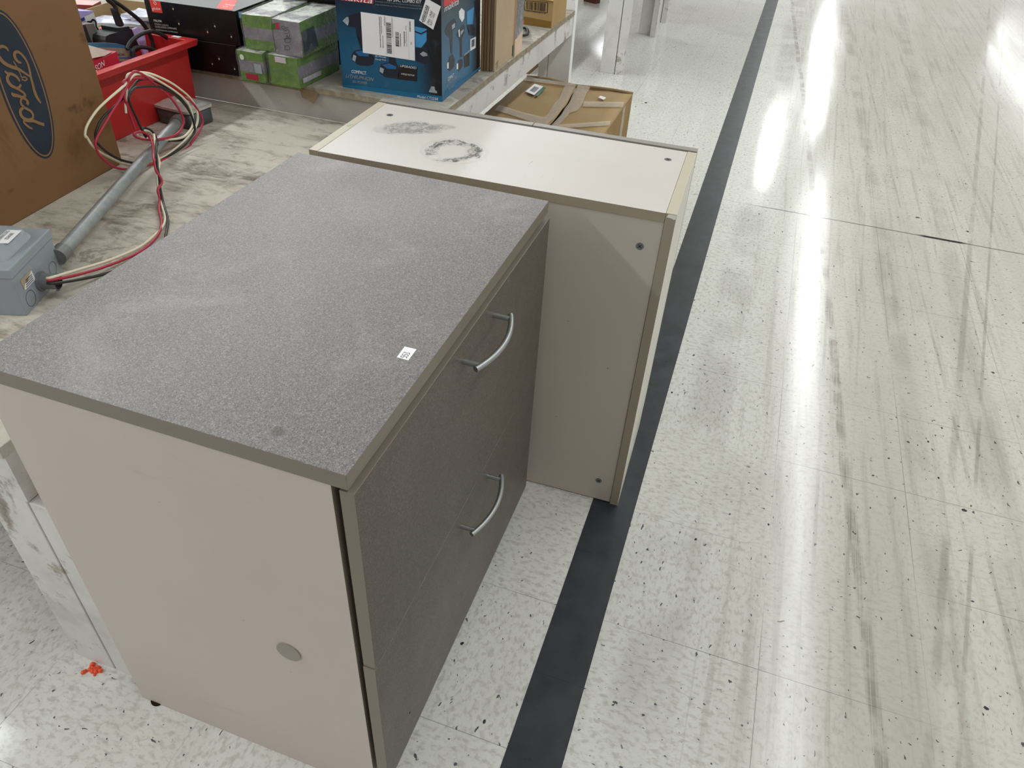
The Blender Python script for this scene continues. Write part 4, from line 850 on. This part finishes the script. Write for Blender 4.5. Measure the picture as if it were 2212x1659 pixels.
# ------------------------------------------------------------------ GREEN CARTONS
def m_green(kind, H):
    n = NT('green_carton_'+kind, 0.3, 0.5); x, y, z = n.xyz()
    g = n.ramp(n.noise(45, None, 5), [(0.3, rgb('#3d6a1c')), (0.7, rgb('#648726'))])
    gy = n.ramp(n.noise(30, n.mapv((1,1,1),(3,3,3)), 4), [(0.3, rgb('#6d6870')), (0.7, rgb('#8b878e'))])
    zz = n.math('DIVIDE', z, H)
    m = n.math('MULTIPLY', n.band(zz, 0.30, 0.34), n.math('SUBTRACT', 1.0, n.band(zz, 0.68, 0.72)))
    c = g if kind == 'solid' else n.mix(m, g, gy)
    if kind == 'topgrey': c = n.mix(n.band(n.noise(14), 0.42, 0.56), gy, rgb('#c9cdc0'))
    if kind == 'grey': c = gy
    e = n.noise(50, None, 4)
    c = n.mix(n.math('MULTIPLY', n.band(n.noise(8, n.mapv((1,1,1),(9,2,5)), 5, 0.7), 0.60, 0.72), 0.55), c, rgb('#9c8d74'))
    n.col(c); n.rough(n.math('ADD', 0.12, n.math('MULTIPLY', n.noise(30), 0.3)))
    n.bump(n.noise(38, None, 4, 0.7, 1.5), 0.7, 0.004); return n.m
M_GBANDS = m_green('bands', 0.077); M_GSOLID = m_green('solid', 0.077); M_GTOP = m_green('topgrey', 0.077); M_GGREY = m_green('grey', 0.08)
def crushed(name, label, loc, yaw, W, D, H, mats, mi, seed):
    t = thing(name, label, 'box', loc, yaw, 'battered green cartons')
    bm = bmesh.new(); bx(bm, 0, W, 0, D, 0, H, mi=mi)
    bmesh.ops.subdivide_edges(bm, edges=bm.edges[:], cuts=7, use_grid_fill=True)
    for v in bm.verts:
        p = v.co*22+Vector((seed, seed*2, 0)); q = mnoise.noise_vector(p)*0.0022
        if v.co.z < 0.001: q.z = abs(q.z)*0.3
        v.co += q
    o = mesh_obj('carton_body', bm, mats, t); return t
LRp = (-1.183, -1.302, 0.6402); LLp = (-1.268, -1.312, 0.6402)
g1 = crushed('green_carton', 'lower right green carton of the battered stack of four, plain green end', LRp, -1.5, .0865, 0.200, .0755, [M_GSOLID, M_GBANDS, M_GTOP], {'+x':1, '+z':2}, 1)
bm = bmesh.new()
for k in range(3): poly(bm, [(.0868, .002), (.0868+.0, .002), (.0868, .07)], FR('front'), .001, 0) if False else None
poly(bm, sub([(.022,.060),(.055,.060),(.055,.074),(.022,.074)], 0, 1, 0, 1), FR('front'), .003, 0)
mesh_obj('sticker', bm, flat('#cbbfc4', 0.3), g1); bm = bmesh.new()
poly(bm, [(.012,.012),(.10,.012),(.10,.024),(.012,.024)], FR('right', .0865), .0032, 0)
mesh_obj('sticker', bm, flat('#b4b0b8', 0.4, var=0.2, scale=150), g1)
g2 = crushed('green_carton', 'lower left green carton of the battered stack of four, with a red brand patch', LLp, 4.0, .071, 0.200, .0755, [M_GBANDS, M_GBANDS, M_GTOP], {'+x':1, '+z':2}, 2)
bm = bmesh.new(); f_ = FR('front')
for pp_, cc_, nn_ in (([(.018,.008),(.052,.006),(.052,.021),(.017,.022)], '#a52a45', 'brand_patch'), (ellipse(.0135,.0615,.0062,.0070,20), '#d5dccb', 'round_seal'), ([(.046,.026),(.066,.025),(.066,.048),(.045,.050)], '#9aa2a6', 'photo_patch')):
    bm = bmesh.new(); poly(bm, pp_, f_, .0036, 0); mesh_obj(nn_, bm, flat(cc_, 0.4), g2)
g3 = crushed('green_carton', 'upper left green carton of the battered stack of four, wrapped in clear film', (-1.256, -1.287, 0.7165), 4.0, .082, 0.200, .0835, [M_GBANDS, M_GBANDS, M_GTOP], {'+x':1, '+z':2}, 3)
g4 = crushed('green_carton', 'upper right carton of the battered stack of four, marked Pick up in pen', (-1.1635, -1.291, 0.7165), 1.0, .078, 0.200, .0835, [M_GGREY, M_GBANDS, M_GTOP], {'+x':1, '+z':2}, 4)
P_ = ART['pick']; bm = bmesh.new(); f_ = FR('front'); dx = 0.0155
for s in P_['strokes']: stroke(bm, [(p[0]+dx, p[1]) for p in s], f_, .0034, 0, .0011)
mesh_obj('pen_writing', bm, flat('#2c2b33', 0.6), g4)
bm = bmesh.new(); sh2 = lambda z: [(p[0]+dx, p[1]) for p in z]
poly(bm, sh2(P_['red']), f_, .0030, 0); mesh_obj('red_tab', bm, flat('#b32f48', 0.4), g4); bm = bmesh.new(); poly(bm, sh2(P_['green']), f_, .0028, 0); mesh_obj('green_tab', bm, flat('#3f662b', 0.4), g4)
bm = bmesh.new(); poly(bm, [(.004,.004),(.075,.012),(.062,.064),(.004,.060)], FR('right', .078), .0032, 0)
mesh_obj('photo_patch', bm, flat('#3d464c', 0.4, var=0.12, scale=60), g4)
# torn cardboard corner and scraps below the stack
bm = bmesh.new(); prism(bm, [(-1.120,-1.2735,.632),(-1.065,-1.2735,.628),(-1.068,-1.278,.612),(-1.078,-1.281,.598),(-1.092,-1.279,.608),(-1.112,-1.276,.607)], (0, .0025, 0))
o = mesh_obj('torn_cardboard_flap', bm, m_card('torn_flap', '#8d7a5f')); tag(o, 'torn brown cardboard corner hanging over the table edge below the green cartons', 'cardboard')
# film highlights come from a real glossy wrap
n = NT('clear_film', 0.08, 0.6); n.b.inputs['Alpha'].default_value = 0.07; n.col((0.9,0.9,0.92,1)); n.bump(n.noise(30, n.mapv((1,1,1)), 5, 0.7, 2.0), 1.0, 0.01); M_FILM = n.m
bm = bmesh.new()
for k in range(15):
    for j in range(8): pass
def film(parent, W, D, H, m=.0030):
    bm = bmesh.new(); bx(bm, -m, W+m, -m, D*0.99, .004, H+m)
    bmesh.ops.subdivide_edges(bm, edges=bm.edges[:], cuts=9, use_grid_fill=True)
    for v in bm.verts: v.co += mnoise.noise_vector(v.co*60)*0.0022
    return mesh_obj('clear_wrap', bm, M_FILM, parent)
for g_, w_, h_ in ((g1,.0865,.0755),(g2,.071,.0755),(g3,.082,.0835),(g4,.078,.0835)): film(g_, w_, .200, h_)

# ------------------------------------------------------------------ RED BIN AND CONTENTS
M_RED = flat('#b52a29', 0.38, 0.45, var=0.08, scale=8)
bin_ = thing('storage_bin', 'red plastic storage bin full of parts and black cables, on the worn table', 'bin', (-1.545, -1.475, 0.555))
def binmesh():
    bm = bmesh.new()
    def ring(x0, x1, y0, y1, z): return [bm.verts.new(p) for p in ((x0,y0,z),(x1,y0,z),(x1,y1,z),(x0,y1,z))]
    hx0, hx1, hy0, hy1 = -.105, .117, -.205, .159
    tx0, tx1, ty0, ty1 = -.122, .133, -.222, .150
    R_ = []
    R_.append(ring(hx0, hx1, hy0, hy1, 0.0005)); R_.append(ring(tx0, tx1, ty0, ty1, .154))
    R_.append(ring(tx0-.010, tx1+.020, ty0-.010, ty1+.016, .156)); R_.append(ring(tx0-.011, tx1+.023, ty0-.011, ty1+.020, .172))
    R_.append(ring(tx0+.004, tx1-.000, ty0+.004, ty1-.004, .172)); R_.append(ring(hx0+.004, hx1-.004, hy0+.004, hy1-.004, .005))
    for a, b in zip(R_, R_[1:]):
        for i in range(4): bm.faces.new((a[i], a[(i+1)%4], b[(i+1)%4], b[i]))
    bm.faces.new(R_[0][::-1]); bm.faces.new(R_[-1]); return bm
bevel(mesh_obj('bin_body', binmesh(), M_RED, bin_), 0.0018, 3)
bm = bmesh.new(); bx(bm, -.004, .020, -.006, .006, 0, .0004, M=None)
mesh_obj('torn_label', bm, M_WHITE, bin_).location = (.090, .158, .1725)
def slab(name, key, depth, mat, label=None, cat=None, parent=None, bev=0.0):
    x, pts = BIN[key]; bm = bmesh.new(); prism(bm, [(x, p[0], p[1]) for p in pts], (-depth, 0, 0))
    o = mesh_obj(name, bm, mat, parent)
    if bev: bevel(o, bev)
    if label: tag(o, label, cat)
    return o
def fyz(x): return Vector((x,0,0)), Vector((0,1,0)), Vector((0,0,1)), Vector((1,0,0))
def holder(name, label, cat): return thing(name, label, cat, (0,0,0))
hb = holder('purple_white_box', 'purple and white small product box standing upright in the red bin', 'box')
slab('carton_body', 'box_white', .05, flat('#dad8d2', .5), parent=hb); slab('lid', 'box_purple', .06, flat('#a79fd6', .5), parent=hb)
bm = bmesh.new(); x, p = BIN['box_logo']; poly(bm, p, fyz(x+.0015), 0, 0); stroke(bm, BIN['box_chain'][1], fyz(x+.002), 0, 1, .0045)
text(bm, 'Meroni', BIN['t_brand'][1], fyz(x+.002), .0008, 2); mesh_obj('print', bm, [flat('#2a2f7c', .5), M_BLK, WH[0]], hb)
hk = holder('steel_bracket', 'grey steel bracket with a dark side leaning in the red bin', 'bracket')
slab('plate', 'bracket', .030, flat('#86817a', .4, .5, .3), parent=hk, bev=.0015); slab('dark_side', 'bracket_side', .028, flat('#2c2a28', .5), parent=hk).location = (.0012, 0, 0)
hc = holder('battery_charger', 'black charger brick with ribbed cable relief on top of the red bin', 'charger')
M_RUB = flat('#232425', .5, .4, var=.1)
slab('charger_body', 'charger', .055, M_RUB, parent=hc, bev=.006); slab('cable_relief', 'relief', .014, M_RUB, parent=hc, bev=.004)
for k, r in (('a', .0052), ('b', .0050), ('c', .0048)):
    bm = bmesh.new(); tube(bm, CABLES[k], r, 14); mesh_obj('cable', bm, M_RUB, hc)
hd = holder('blister_card', 'blue-edged brown product card standing in the red bin behind the red carton', 'card')
slab('card_sheet', 'card', .004, flat('#2d5f80', .6), parent=hd)
bm = bmesh.new(); poly(bm, BIN['card_in'][1], fyz(BIN['card_in'][0]+.001), 0, 0); poly(bm, BIN['card_line'][1], fyz(BIN['card_in'][0]+.0015), 0, 1)
yz = BIN['card_line'][1]
text(bm, 'NOW', ((yz[0][0]-.004, yz[0][1]+.004), (yz[0][0]+.020, yz[0][1]-.0015), (yz[0][0]-.003, yz[0][1]+.010)), fyz(-1.4725), 0, 2)
for k in range(3): poly(bm, [(yz[0][0]-.01, yz[0][1]-.008-k*.006), (yz[0][0]+.014, yz[0][1]-.013-k*.006), (yz[0][0]+.014, yz[0][1]-.015-k*.006), (yz[0][0]-.01, yz[0][1]-.010-k*.006)], fyz(-1.4725), 0, 2)
mesh_obj('print', bm, [flat('#857a68', .6), flat('#2d5f80', .6), M_INK], hd)
hr = holder('red_carton', 'open red and white carton with white lettering in the near side of the red bin', 'box')
slab('carton_body', 'redbox', .03, flat('#b3263a', .45), parent=hr); slab('open_flap', 'redflap', .02, flat('#e4dfd2', .6), parent=hr)
bm = bmesh.new(); text(bm, 'ISON', BIN['t_son'][1], fyz(-1.4385), 0, 0, 0.15); text(bm, 'PRODUCTS', BIN['t_products'][1], fyz(-1.4385), 0, 0); mesh_obj('lettering', bm, WH, hr)
o = slab('lavender_tag', 'purpletag', .006, flat('#b3a6d6', .5, var=.2, scale=90), 'lavender and white instruction tag among the cables in the red bin', 'tag')

# open carton with wrapped papers behind the bin
oc = thing('open_carton', 'open tan carton holding plastic-wrapped papers, behind the red bin', 'box', (-1.80, -1.07, 0.6402), 6)
M_CARD = m_card('tan_carton', '#a08a66'); M_CARDI = m_card('tan_carton_inside', '#8c7853')
bm = bmesh.new(); bx(bm, -.17, .22, .14, .144, 0, .055); bx(bm, -.17, .22, -.12, -.116, 0, .045); bx(bm, -.174, -.17, -.12, .144, 0, .05); bx(bm, -.17, .22, -.12, .144, 0, .003); bx(bm, .22, .224, -.12, .144, 0, .05)
mesh_obj('carton_body', bm, M_CARD, oc)
M_PLAST = flat('#c5c7d6', .18, .6, var=.25, scale=40)
for i, (x, y, z, a, sx, sy) in enumerate(((-.02,-.02,.028,12,.16,.09),(.05,.02,.044,-6,.17,.08),(.10,-.03,.060,20,.12,.07),(-.07,.0,.020,4,.14,.08))):
    bm = bmesh.new(); bx(bm, -sx/2, sx/2, -sy/2, sy/2, 0, .011); bmesh.ops.subdivide_edges(bm, edges=bm.edges[:], cuts=6, use_grid_fill=True)
    for v in bm.verts: v.co += mnoise.noise_vector(v.co*45+Vector((i*3,0,0)))*0.004
    Mx = Matrix.Translation((-1.80+x, -1.07+y, .6402+z))@Matrix.Rotation(R(a+6), 4, 'Z')
    o = mesh_obj('wrapped_papers', bm, [M_PLAST], M=Mx, smooth=True)
    tag(o, 'plastic-wrapped white and blue paper bundle in the open tan carton behind the bin', 'papers', 'wrapped paper bundles in the tan carton')
bm = bmesh.new(); tube(bm, [(-1.70,-1.02,.735),(-1.62,-1.00,.735)], .022, 18, smoothpath=False)
o = mesh_obj('clear_bottle', bm, flat('#c9ccd2', .12, .6, var=.2, scale=70)); tag(o, 'clear plastic wrapped roll beside the upper string-light box', 'package')
o = box('red_pink_box', (-.05, .05, -.03, .03, 0, .05), [flat('#7d2a22', .5), flat('#d8a9a4', .5)], mi={'+z':1}, M=Matrix.Translation((-2.05, -1.02, .6402))@Matrix.Rotation(R(20), 4, 'Z'))
tag(o, 'small dark red box with a pink lid behind the logo carton', 'box')

# ------------------------------------------------------------------ DISCONNECT BOX, CONDUIT, OUTLET, WIRES
M_STEEL = flat('#9199a0', .42, .5, .0, var=.05); M_GALV = flat('#9b9fa0', .42, .5, .35, var=.14, scale=45); M_DSTEEL = flat('#5c6165', .4, .5, .4, var=.1)
yaw = math.degrees(math.atan2(.131, -.049))
db = thing('disconnect_box', 'light grey steel electrical disconnect box with domed lid at the left edge', 'electrical box', (-1.020, -2.295, 0.5552), yaw)
bevel(box('enclosure', (0, .140, 0, .20, 0, .0715), M_STEEL, db), .0012)
bevel(box('cover', (-.002, .142, -.0025, .202, .0705, .0875), M_STEEL, db), .0020)
bm = bmesh.new(); nx = 20; pts = []
def rr(w0, w1, d0, d1, r, z, n=8, rs=None):
    out = []
    ra, rb, rc, rd = rs or (r, r, r, r)
    for cx, cy, a0, r in ((w1-ra, d1-ra, 0, ra), (w0+rb, d1-rb, 90, rb), (w0+rc, d0+rc, 180, rc), (w1-rd, d0+rd, 270, rd)):
        for k in range(n+1): a = R(a0+90*k/n); out.append((cx+r*math.cos(a), cy+r*math.sin(a), z))
    return out
prev = None
for z, ins, r in ((.0875, 0, .05), (.0885, .002, .05), (.097, .005, .048), (.1015, .009, .045), (.103, .015, .040)):
    ring = [bm.verts.new(p) for p in rr(.020+ins, .130-ins, .014+ins, .18-ins, r, z, rs=(.05-ins*.6, .012, .012, .030-ins*.6))]
    if prev:
        for i in range(len(ring)): bm.faces.new((prev[i], prev[(i+1)%len(ring)], ring[(i+1)%len(ring)], ring[i])).smooth = True
    prev = ring
bm.faces.new(prev); mesh_obj('raised_lid', bm, M_STEEL, db)
bm = bmesh.new(); ftp = FR('top', .103)
poly(bm, [(.0560,.0450),(.1020,.0450),(.1020,.0205),(.0560,.0205)], ftp, .0006, 0, .0004)
text(bm, 'SERVICE', ((.091,.0330),(.069,.0330),(.091,.0270)), ftp, .0012, 1); text(bm, 'DISCONNECT', ((.098,.0435),(.062,.0435),(.098,.0375)), ftp, .0012, 1)
mesh_obj('lid_label', bm, [M_WHITE, M_INK], db)
bm = bmesh.new(); ff = FR('front')
poly(bm, [(.018,.057),(.054,.057),(.055,.037),(.018,.038)], ff, .0005, 0); poly(bm, [(.018,.038),(.055,.037),(.054,.055),(.046,.053),(.036,.047),(.024,.046)], ff, .0008, 1)
for k in range(4): poly(bm, [(.024+k*.002,.0395+k*.0032),(.050,.0395+k*.0032),(.050,.0407+k*.0032),(.024+k*.002,.0407+k*.0032)], ff, .0011, 2)
mesh_obj('side_label', bm, [flat('#a99c86', .6), M_WHITE, M_INK], db)
bm = bmesh.new()
for cx, cz, r in ((.112,.026,.012),(.026,.018,.014)): ringpoly(bm, cx, cz, r, r, .0008, ff, .0004, 0, 36)
mesh_obj('knockout_ring', bm, M_DSTEEL, db)
# knurled connector for the wires (front face) and for the conduit (far face)
bm = bmesh.new()
cyl(bm, (.0665, .001, .0270), (.0665, -.004, .0270), .0170, 28); tube(bm, [(.0665,-.004,.0270),(.0665,-.030,.0270)], .0135, 24, closed_ends=False, smoothpath=False)
tube(bm, [(.0665,-.030,.0270),(.0665,-.008,.0270)], .0112, 24, closed_ends=True, smoothpath=False); cyl(bm, (.0665,-.024,.015), (.0665,-.024,.009), .0028, 12)
o = mesh_obj('wire_connector', bm, flat('#73787c', .4, .5, .1, var=.08), db)
bm = bmesh.new(); tube(bm, [(.0665,-.0302,.0270),(.0665,-.0306,.0270)], .0108, 24, smoothpath=False); mesh_obj('connector_opening', bm, M_DARK, db)
cd_ = thing('conduit', 'galvanised steel conduit running from the disconnect box to the outlet box', 'conduit', (-1.072, -2.151, 0.5552))
pA, pB = Vector((-1.072, -2.151, .591)), Vector((-1.312, -1.535, .591)); dv = (pB-pA).normalized(); o_ = Vector((-1.072, -2.151, 0.5552))
bm = bmesh.new(); cyl(bm, pA-o_, pB-o_, .0125, 28); mesh_obj('tube', bm, M_GALV, cd_)
bm = bmesh.new(); cyl(bm, pA-o_-dv*.020, pA-o_+dv*.006, .0150, 28); mesh_obj('coupling', bm, flat('#7d8080', .35, .5, .3, var=.15, scale=60), cd_)
bm = bmesh.new(); cyl(bm, pB-o_-dv*.008, pB-o_+dv*.014, .0160, 28); cyl(bm, pB-o_+dv*.014, pB-o_+dv*.026, .0125, 10); mesh_obj('coupling', bm, flat('#7d8080', .35, .5, .3, var=.15, scale=60), cd_)
ox = thing('outlet_box', 'weatherproof metal outlet box with pale cover at the end of the conduit', 'outlet', (-1.312, -1.488, 0.5552), 174)
bm = bmesh.new()
prev = None
for z, ins in ((.001, .004), (.004, 0), (.040, 0)):
    ring = [bm.verts.new(p) for p in rr(0+ins, .118-ins, -.085+ins, 0-ins, .014, z, 5)]
    if prev:
        for i in range(len(ring)): bm.faces.new((prev[i], prev[(i+1)%len(ring)], ring[(i+1)%len(ring)], ring[i])).smooth = True
    prev = ring
bm.faces.new(prev); mesh_obj('box_body', bm, M_DSTEEL, ox)
bm = bmesh.new(); prev = None
for z, ins in ((.0405, -.003), (.0465, -.003), (.048, .004), (.053, .012), (.054, .020)):
    ring = [bm.verts.new(p) for p in rr(0+ins, .118-ins, -.085+ins, 0-ins, .014, z, 5)]
    if prev:
        for i in range(len(ring)): bm.faces.new((prev[i], prev[(i+1)%len(ring)], ring[(i+1)%len(ring)], ring[i]))
    else: bm.faces.new(ring[::-1])
    prev = ring
bm.faces.new(prev); c_ = mesh_obj('cover_plate', bm, flat('#c2c3bd', .35, .5, .3, var=.15, scale=40), ox); c_['label'] = 'pale scuffed metal cover plate'
bm = bmesh.new(); tube(bm, [(.056,-.043,.0538),(.056,-.043,.0556)], .017, 26, smoothpath=False)
for dx_, dy_ in ((-.005,.004),(.005,.004)): bx(bm, .056+dx_-.0008, .056+dx_+.0008, -.043+dy_-.003, -.043+dy_+.003, .0556, .0559, mi=1)
mesh_obj('receptacle', bm, [flat('#e3e0cf', .45), M_DARK], ox)
WC = {'white': ('#e3dcc0', 'cream'), 'black': ('#20211f', 'black'), 'red': ('#b02742', 'red')}
for k, pts in WIRES.items():
    bm = bmesh.new(); tube(bm, pts, .0026, 10, samples=4)
    o = mesh_obj('electrical_wire', bm, flat(WC[k][0], .35, .5, var=.04))
    tag(o, WC[k][1]+' insulated wire looping from the disconnect box over the steel conduit', 'wire', 'wires of the disconnect box')

# ------------------------------------------------------------------ FLOOR CARTON BEHIND THE CUPBOARD
fc = thing('large_carton', 'large battered cardboard carton on the floor with crumpled clear tape', 'box', (-0.844, -0.95, 0.0))
M_FC = m_card('brown_carton', '#a48b63'); M_FC2 = m_card('brown_carton_side', '#94794f')
bm = bmesh.new()
for d_ in ((0,.428,0,.004,0,.3945),(0,.428,.834,.838,0,.3945),(0,.004,.0045,.8335,0,.3945),(.424,.428,.0045,.8335,0,.3945),(.0045,.4235,.0045,.8335,0,.004)): bx(bm, *d_)
mesh_obj('carton_body', bm, M_FC2, fc)
SL = [(0.0,.240,.006),(.33,.2370,.007),(.455,.2400,.006),(.576,.2340,.0045),(.789,.2134,.003),(.86,.2060,.0015)]
def slx(y):
    for (ya, xa, ga), (yb, xb, gb) in zip(SL, SL[1:]):
        if y <= yb: t = (y-ya)/(yb-ya); t = t*t*(3-2*t); return xa+(xb-xa)*t, ga+(gb-ga)*t
    return SL[-1][1:]
# four sagging top flaps meeting at the slit
def flapmesh(x0, x1, sag):
    bm = bmesh.new(); nx_, ny_ = 10, 26; g = []
    for i in range(nx_+1):
        col = []
        for j in range(ny_+1):
            y = 0.838*j/ny_; sx_, g_ = slx(y); xa_, xb_ = (0.0, sx_-g_) if sag > 0 else (sx_+g_, .428); x = xa_+(xb_-xa_)*i/nx_
            wv = (1-abs((i/nx_) - (0 if sag > 0 else 1)))
            z = .398 - .010*(1-wv)*(0.6+0.4*math.sin(y*9)) + .0025*mnoise.noise(Vector((x*14, y*14, sag)))
            col.append(bm.verts.new((x, y, z)))
        g.append(col)
    for i in range(nx_):
        for j in range(ny_): bm.faces.new((g[i][j], g[i+1][j], g[i+1][j+1], g[i][j+1])).smooth = True
    return bm
def solid(o, t=.0035):
    m = o.modifiers.new('solid', 'SOLIDIFY'); m.thickness = t; m.offset = -1; return o
solid(mesh_obj('top_flap', flapmesh(0.0, .196, 1), M_FC, fc)); solid(mesh_obj('top_flap', flapmesh(.206, .428, -1), M_FC, fc))
bm = bmesh.new(); tube(bm, [(0.0,.842,.399),(.08,.846,.402),(.16,.842,.397),(.20,.842,.394),(.28,.842,.398),(.36,.843,.399),(.428,.840,.398)], .0055, 8)
mesh_obj('rear_rim', bm, m_card('rim_card', '#9a8466'), fc)
n = NT('crumpled_tape', 0.16, 0.6); n.b.inputs['Alpha'].default_value = 0.48; n.col(rgb('#dccfbf')); n.rough(n.math('ADD', 0.08, n.math('MULTIPLY', n.noise(60), 0.3))); n.bump(n.noise(55, None, 5, 0.7, 2.0), 0.8, 0.006); M_TAPE = n.m
A = ART['cbox']; ftc = FR('top', .4035)
def tape_strip(f0, f1, ya, yb, z=.4015):
    bm = bmesh.new(); pr_ = None; n_ = 40
    for j in range(n_+1):
        y = ya+(yb-ya)*j/n_; a, b_ = f0(y), f1(y); row = []
        for i in range(7):
            x = a+(b_-a)*i/6; row.append(bm.verts.new((x, y, z+.0016*mnoise.noise(Vector((x*90, y*90, 3))))))
        if pr_:
            for i in range(6): bm.faces.new((pr_[i], pr_[i+1], row[i+1], row[i])).smooth = True
        pr_ = row
    mesh_obj('packing_tape', bm, M_TAPE, fc)
tape_strip(lambda y: slx(y)[0]-.040+.0015*math.sin(y*30), lambda y: slx(y)[0]-slx(y)[1]-.0005, .30, .825)
tape_strip(lambda y: slx(y)[0]+slx(y)[1]+.0005, lambda y: slx(y)[0]+.030+.022*max(0, min(1, (y-.50)/.04)), .30, .830)
for k in ('strip1', 'strip2', 'strip3', 'backL'):
    bm = bmesh.new(); poly(bm, [(min(max(p[0], .001), .427) if k != 'strip1' else min(p[0], .200), min(max(p[1], .01), .836)) for p in A[k]], ftc, -.0012, 0)
    mesh_obj('packing_tape', bm, M_TAPE, fc)
bm = bmesh.new()
for y_ in (.66, .36): poly(bm, [(y_, .20), (y_+.05, .20), (y_+.05, .394), (y_, .394)], FR('right', .428), .0008, 0)
mesh_obj('packing_tape', bm, M_TAPE, fc)
bm = bmesh.new(); poly(bm, A['label'], ftc, .0022, 0); poly(bm, A['labelgreen'], ftc, .0022, 1)
barcode(bm, sub(A['label'], .25, .8, .25, .8), ftc, .0026, mi=2)
mesh_obj('barcode_label', bm, [M_WHITE, flat('#2e6a57', .5), M_INK], fc)
bm = bmesh.new(); poly(bm, A['patch'], ftc, .0022, 0); mesh_obj('torn_label', bm, M_WHITE, fc)

# ------------------------------------------------------------------ FLATTENED CARTONS, BLISTER PACK, BARCODE BOX
for i in range(5):
    x = -.738+i*.0083
    o = bevel(box('flattened_carton', (0, .0068, 0, .176, 0, .34-.012*i), m_card('flat_carton_%d' % i, ('#8d7459', '#7f684f', '#937a5e', '#856d52', '#b59f85')[i]), M=Matrix.Translation((x, -.921+.002*i, .6402))@Matrix.Rotation(R(1.0), 4, 'Z')), .0008)
    tag(o, 'flattened brown cardboard carton standing on edge beside the tool kit box', 'cardboard', 'flattened cartons standing on edge')
    if i == 4:
        o['label'] = 'outermost pale flattened carton with a small green print, facing the aisle'; del o['group']
        bm = bmesh.new(); f5 = FR('right', .0068)
        poly(bm, [(.010,.018),(.034,.022),(.034,.0245),(.010,.0205)], f5, .0004, 0)
        for yy in (.014, .026): poly(bm, [(yy,.000+.004),(yy+.003,.004),(yy+.003,.020),(yy,.020)], f5, .0004, 0)
        poly(bm, [(.164,.004),(.175,.004),(.175,.036),(.164,.034)], f5, .0004, 0)
        mesh_obj('green_print', bm, flat('#1c5138', .5), o)
bp = thing('blister_pack', 'dark photo-printed blister pack standing behind the flattened cartons', 'package', (-.708, -.738, .6402), 0)
bevel(box('pack_body', (0, .012, 0, .072, 0, .27), flat('#d0b39a', .35, var=.08), bp), .0008)
n = NT('photo_print', .2, .5); n.col(n.ramp(n.noise(28, n.mapv((1,1,.5)), 5, .65), [(.35, rgb('#15171d')), (.5, rgb('#3f3f47')), (.62, rgb('#8c8f9c')), (.72, rgb('#d8d6d6'))]))
bm = bmesh.new(); poly(bm, [(.001,.050),(.071,.062),(.071,.268),(.001,.268)], FR('right', .012), .0005, 0); mesh_obj('printed_front', bm, n.m, bp)
rt = thing('red_hand_tool', 'red hand tool with a looped black handle on the table behind the blister pack', 'tool', (-.765, -.53, .6402))
bm = bmesh.new(); bmesh.ops.create_uvsphere(bm, u_segments=18, v_segments=12, radius=1.0, matrix=Matrix.Translation((0.006,0,.052))@Matrix.Diagonal((.022,.02,.021,1))); mesh_obj('red_grip', bm, flat('#c8302c', .35), rt, smooth=True)
bm = bmesh.new(); tube(bm, [(0,0,.035),(-.006,.06,.02),(-.010,.125,.006),(.004,.118,.006),(.022,.075,.006),(.026,.045,.006),(.010,.018,.006),(-.015,-.01,.006)], .0042, 10); mesh_obj('black_handle', bm, M_RUB, rt)
bb = thing('barcode_carton', 'tan carton with a large printed barcode at the corner of the taller table', 'box', (-.8075, -.334, .6402), -1)
M_BC = m_card('barcode_tan', '#a98e62')
bevel(box('carton_body', (0, .1115, 0, .17, 0, .088), M_BC, bb), .0015)
bm = bmesh.new(); prism(bm, [(-.004,-.006,.088),(.112,-.006,.086),(.112,.02,.092),(-.004,.02,.094)], (0,0,.002)); mesh_obj('top_flap', bm, M_BC, bb)
A = ART['bar']; bm = bmesh.new(); f6 = FR('front'); q = A['frame']
for s0, s1, t0, t1 in ((0,1,0,.05),(0,1,.95,1),(0,.03,0,1),(.97,1,0,1)): poly(bm, sub(q, s0, s1, t0, t1), f6, .0006, 0)
barcode(bm, sub(q, .1, .9, .1, .88), f6, .0006)
text(bm, '10073409245518', (A['text'][0], A['text'][1], (A['text'][0][0], A['text'][0][1]+.004)), f6, .0006, 0)
mesh_obj('printed_barcode', bm, flat('#2b2118', .6), bb)
bm = bmesh.new(); poly(bm, [(.002,.002),(.109,.002),(.109,.022),(.002,.026)], f6, .0005, 0); mesh_obj('packing_tape', bm, m_card('tape_brown', '#83652f'), bb)

# ------------------------------------------------------------------ black specks stuck on the floor (larger ones)
SP = [(0.7381,-1.5346,.006),(0.146,-1.8586,.004),(0.6286,-1.3256,.004),(0.5758,-1.4115,.003),(0.9562,0.1217,.007),(0.7737,0.1725,.009),(0.2975,-1.7538,.003),(0.7095,-2.0631,.005),(-0.2432,-2.2805,.004),(0.8967,-0.894,.005),(0.5346,-1.4928,.003),(-.5286,1.0863,.010)]
for i, (x, y, r) in enumerate(SP):
    bm = bmesh.new(); n_ = 12; vs = [bm.verts.new((r*random.uniform(.6,1.1)*math.cos(2*math.pi*k/n_), r*.75*random.uniform(.6,1.1)*math.sin(2*math.pi*k/n_), .0009)) for k in range(n_)]
    vb = [bm.verts.new((v.co.x*1.15, v.co.y*1.15, .0001)) for v in vs]; bm.faces.new(vs)
    for k in range(n_): bm.faces.new((vs[k], vb[k], vb[(k+1)%n_], vs[(k+1)%n_]))
    o = mesh_obj('gum_spot', bm, flat('#17181b', .6), M=Matrix.Translation((x, y, 0))@Matrix.Rotation(i*1.3, 4, 'Z'))
    tag(o, 'small black spot trodden into the pale tile floor of the aisle', 'spot', 'black spots on the aisle floor')
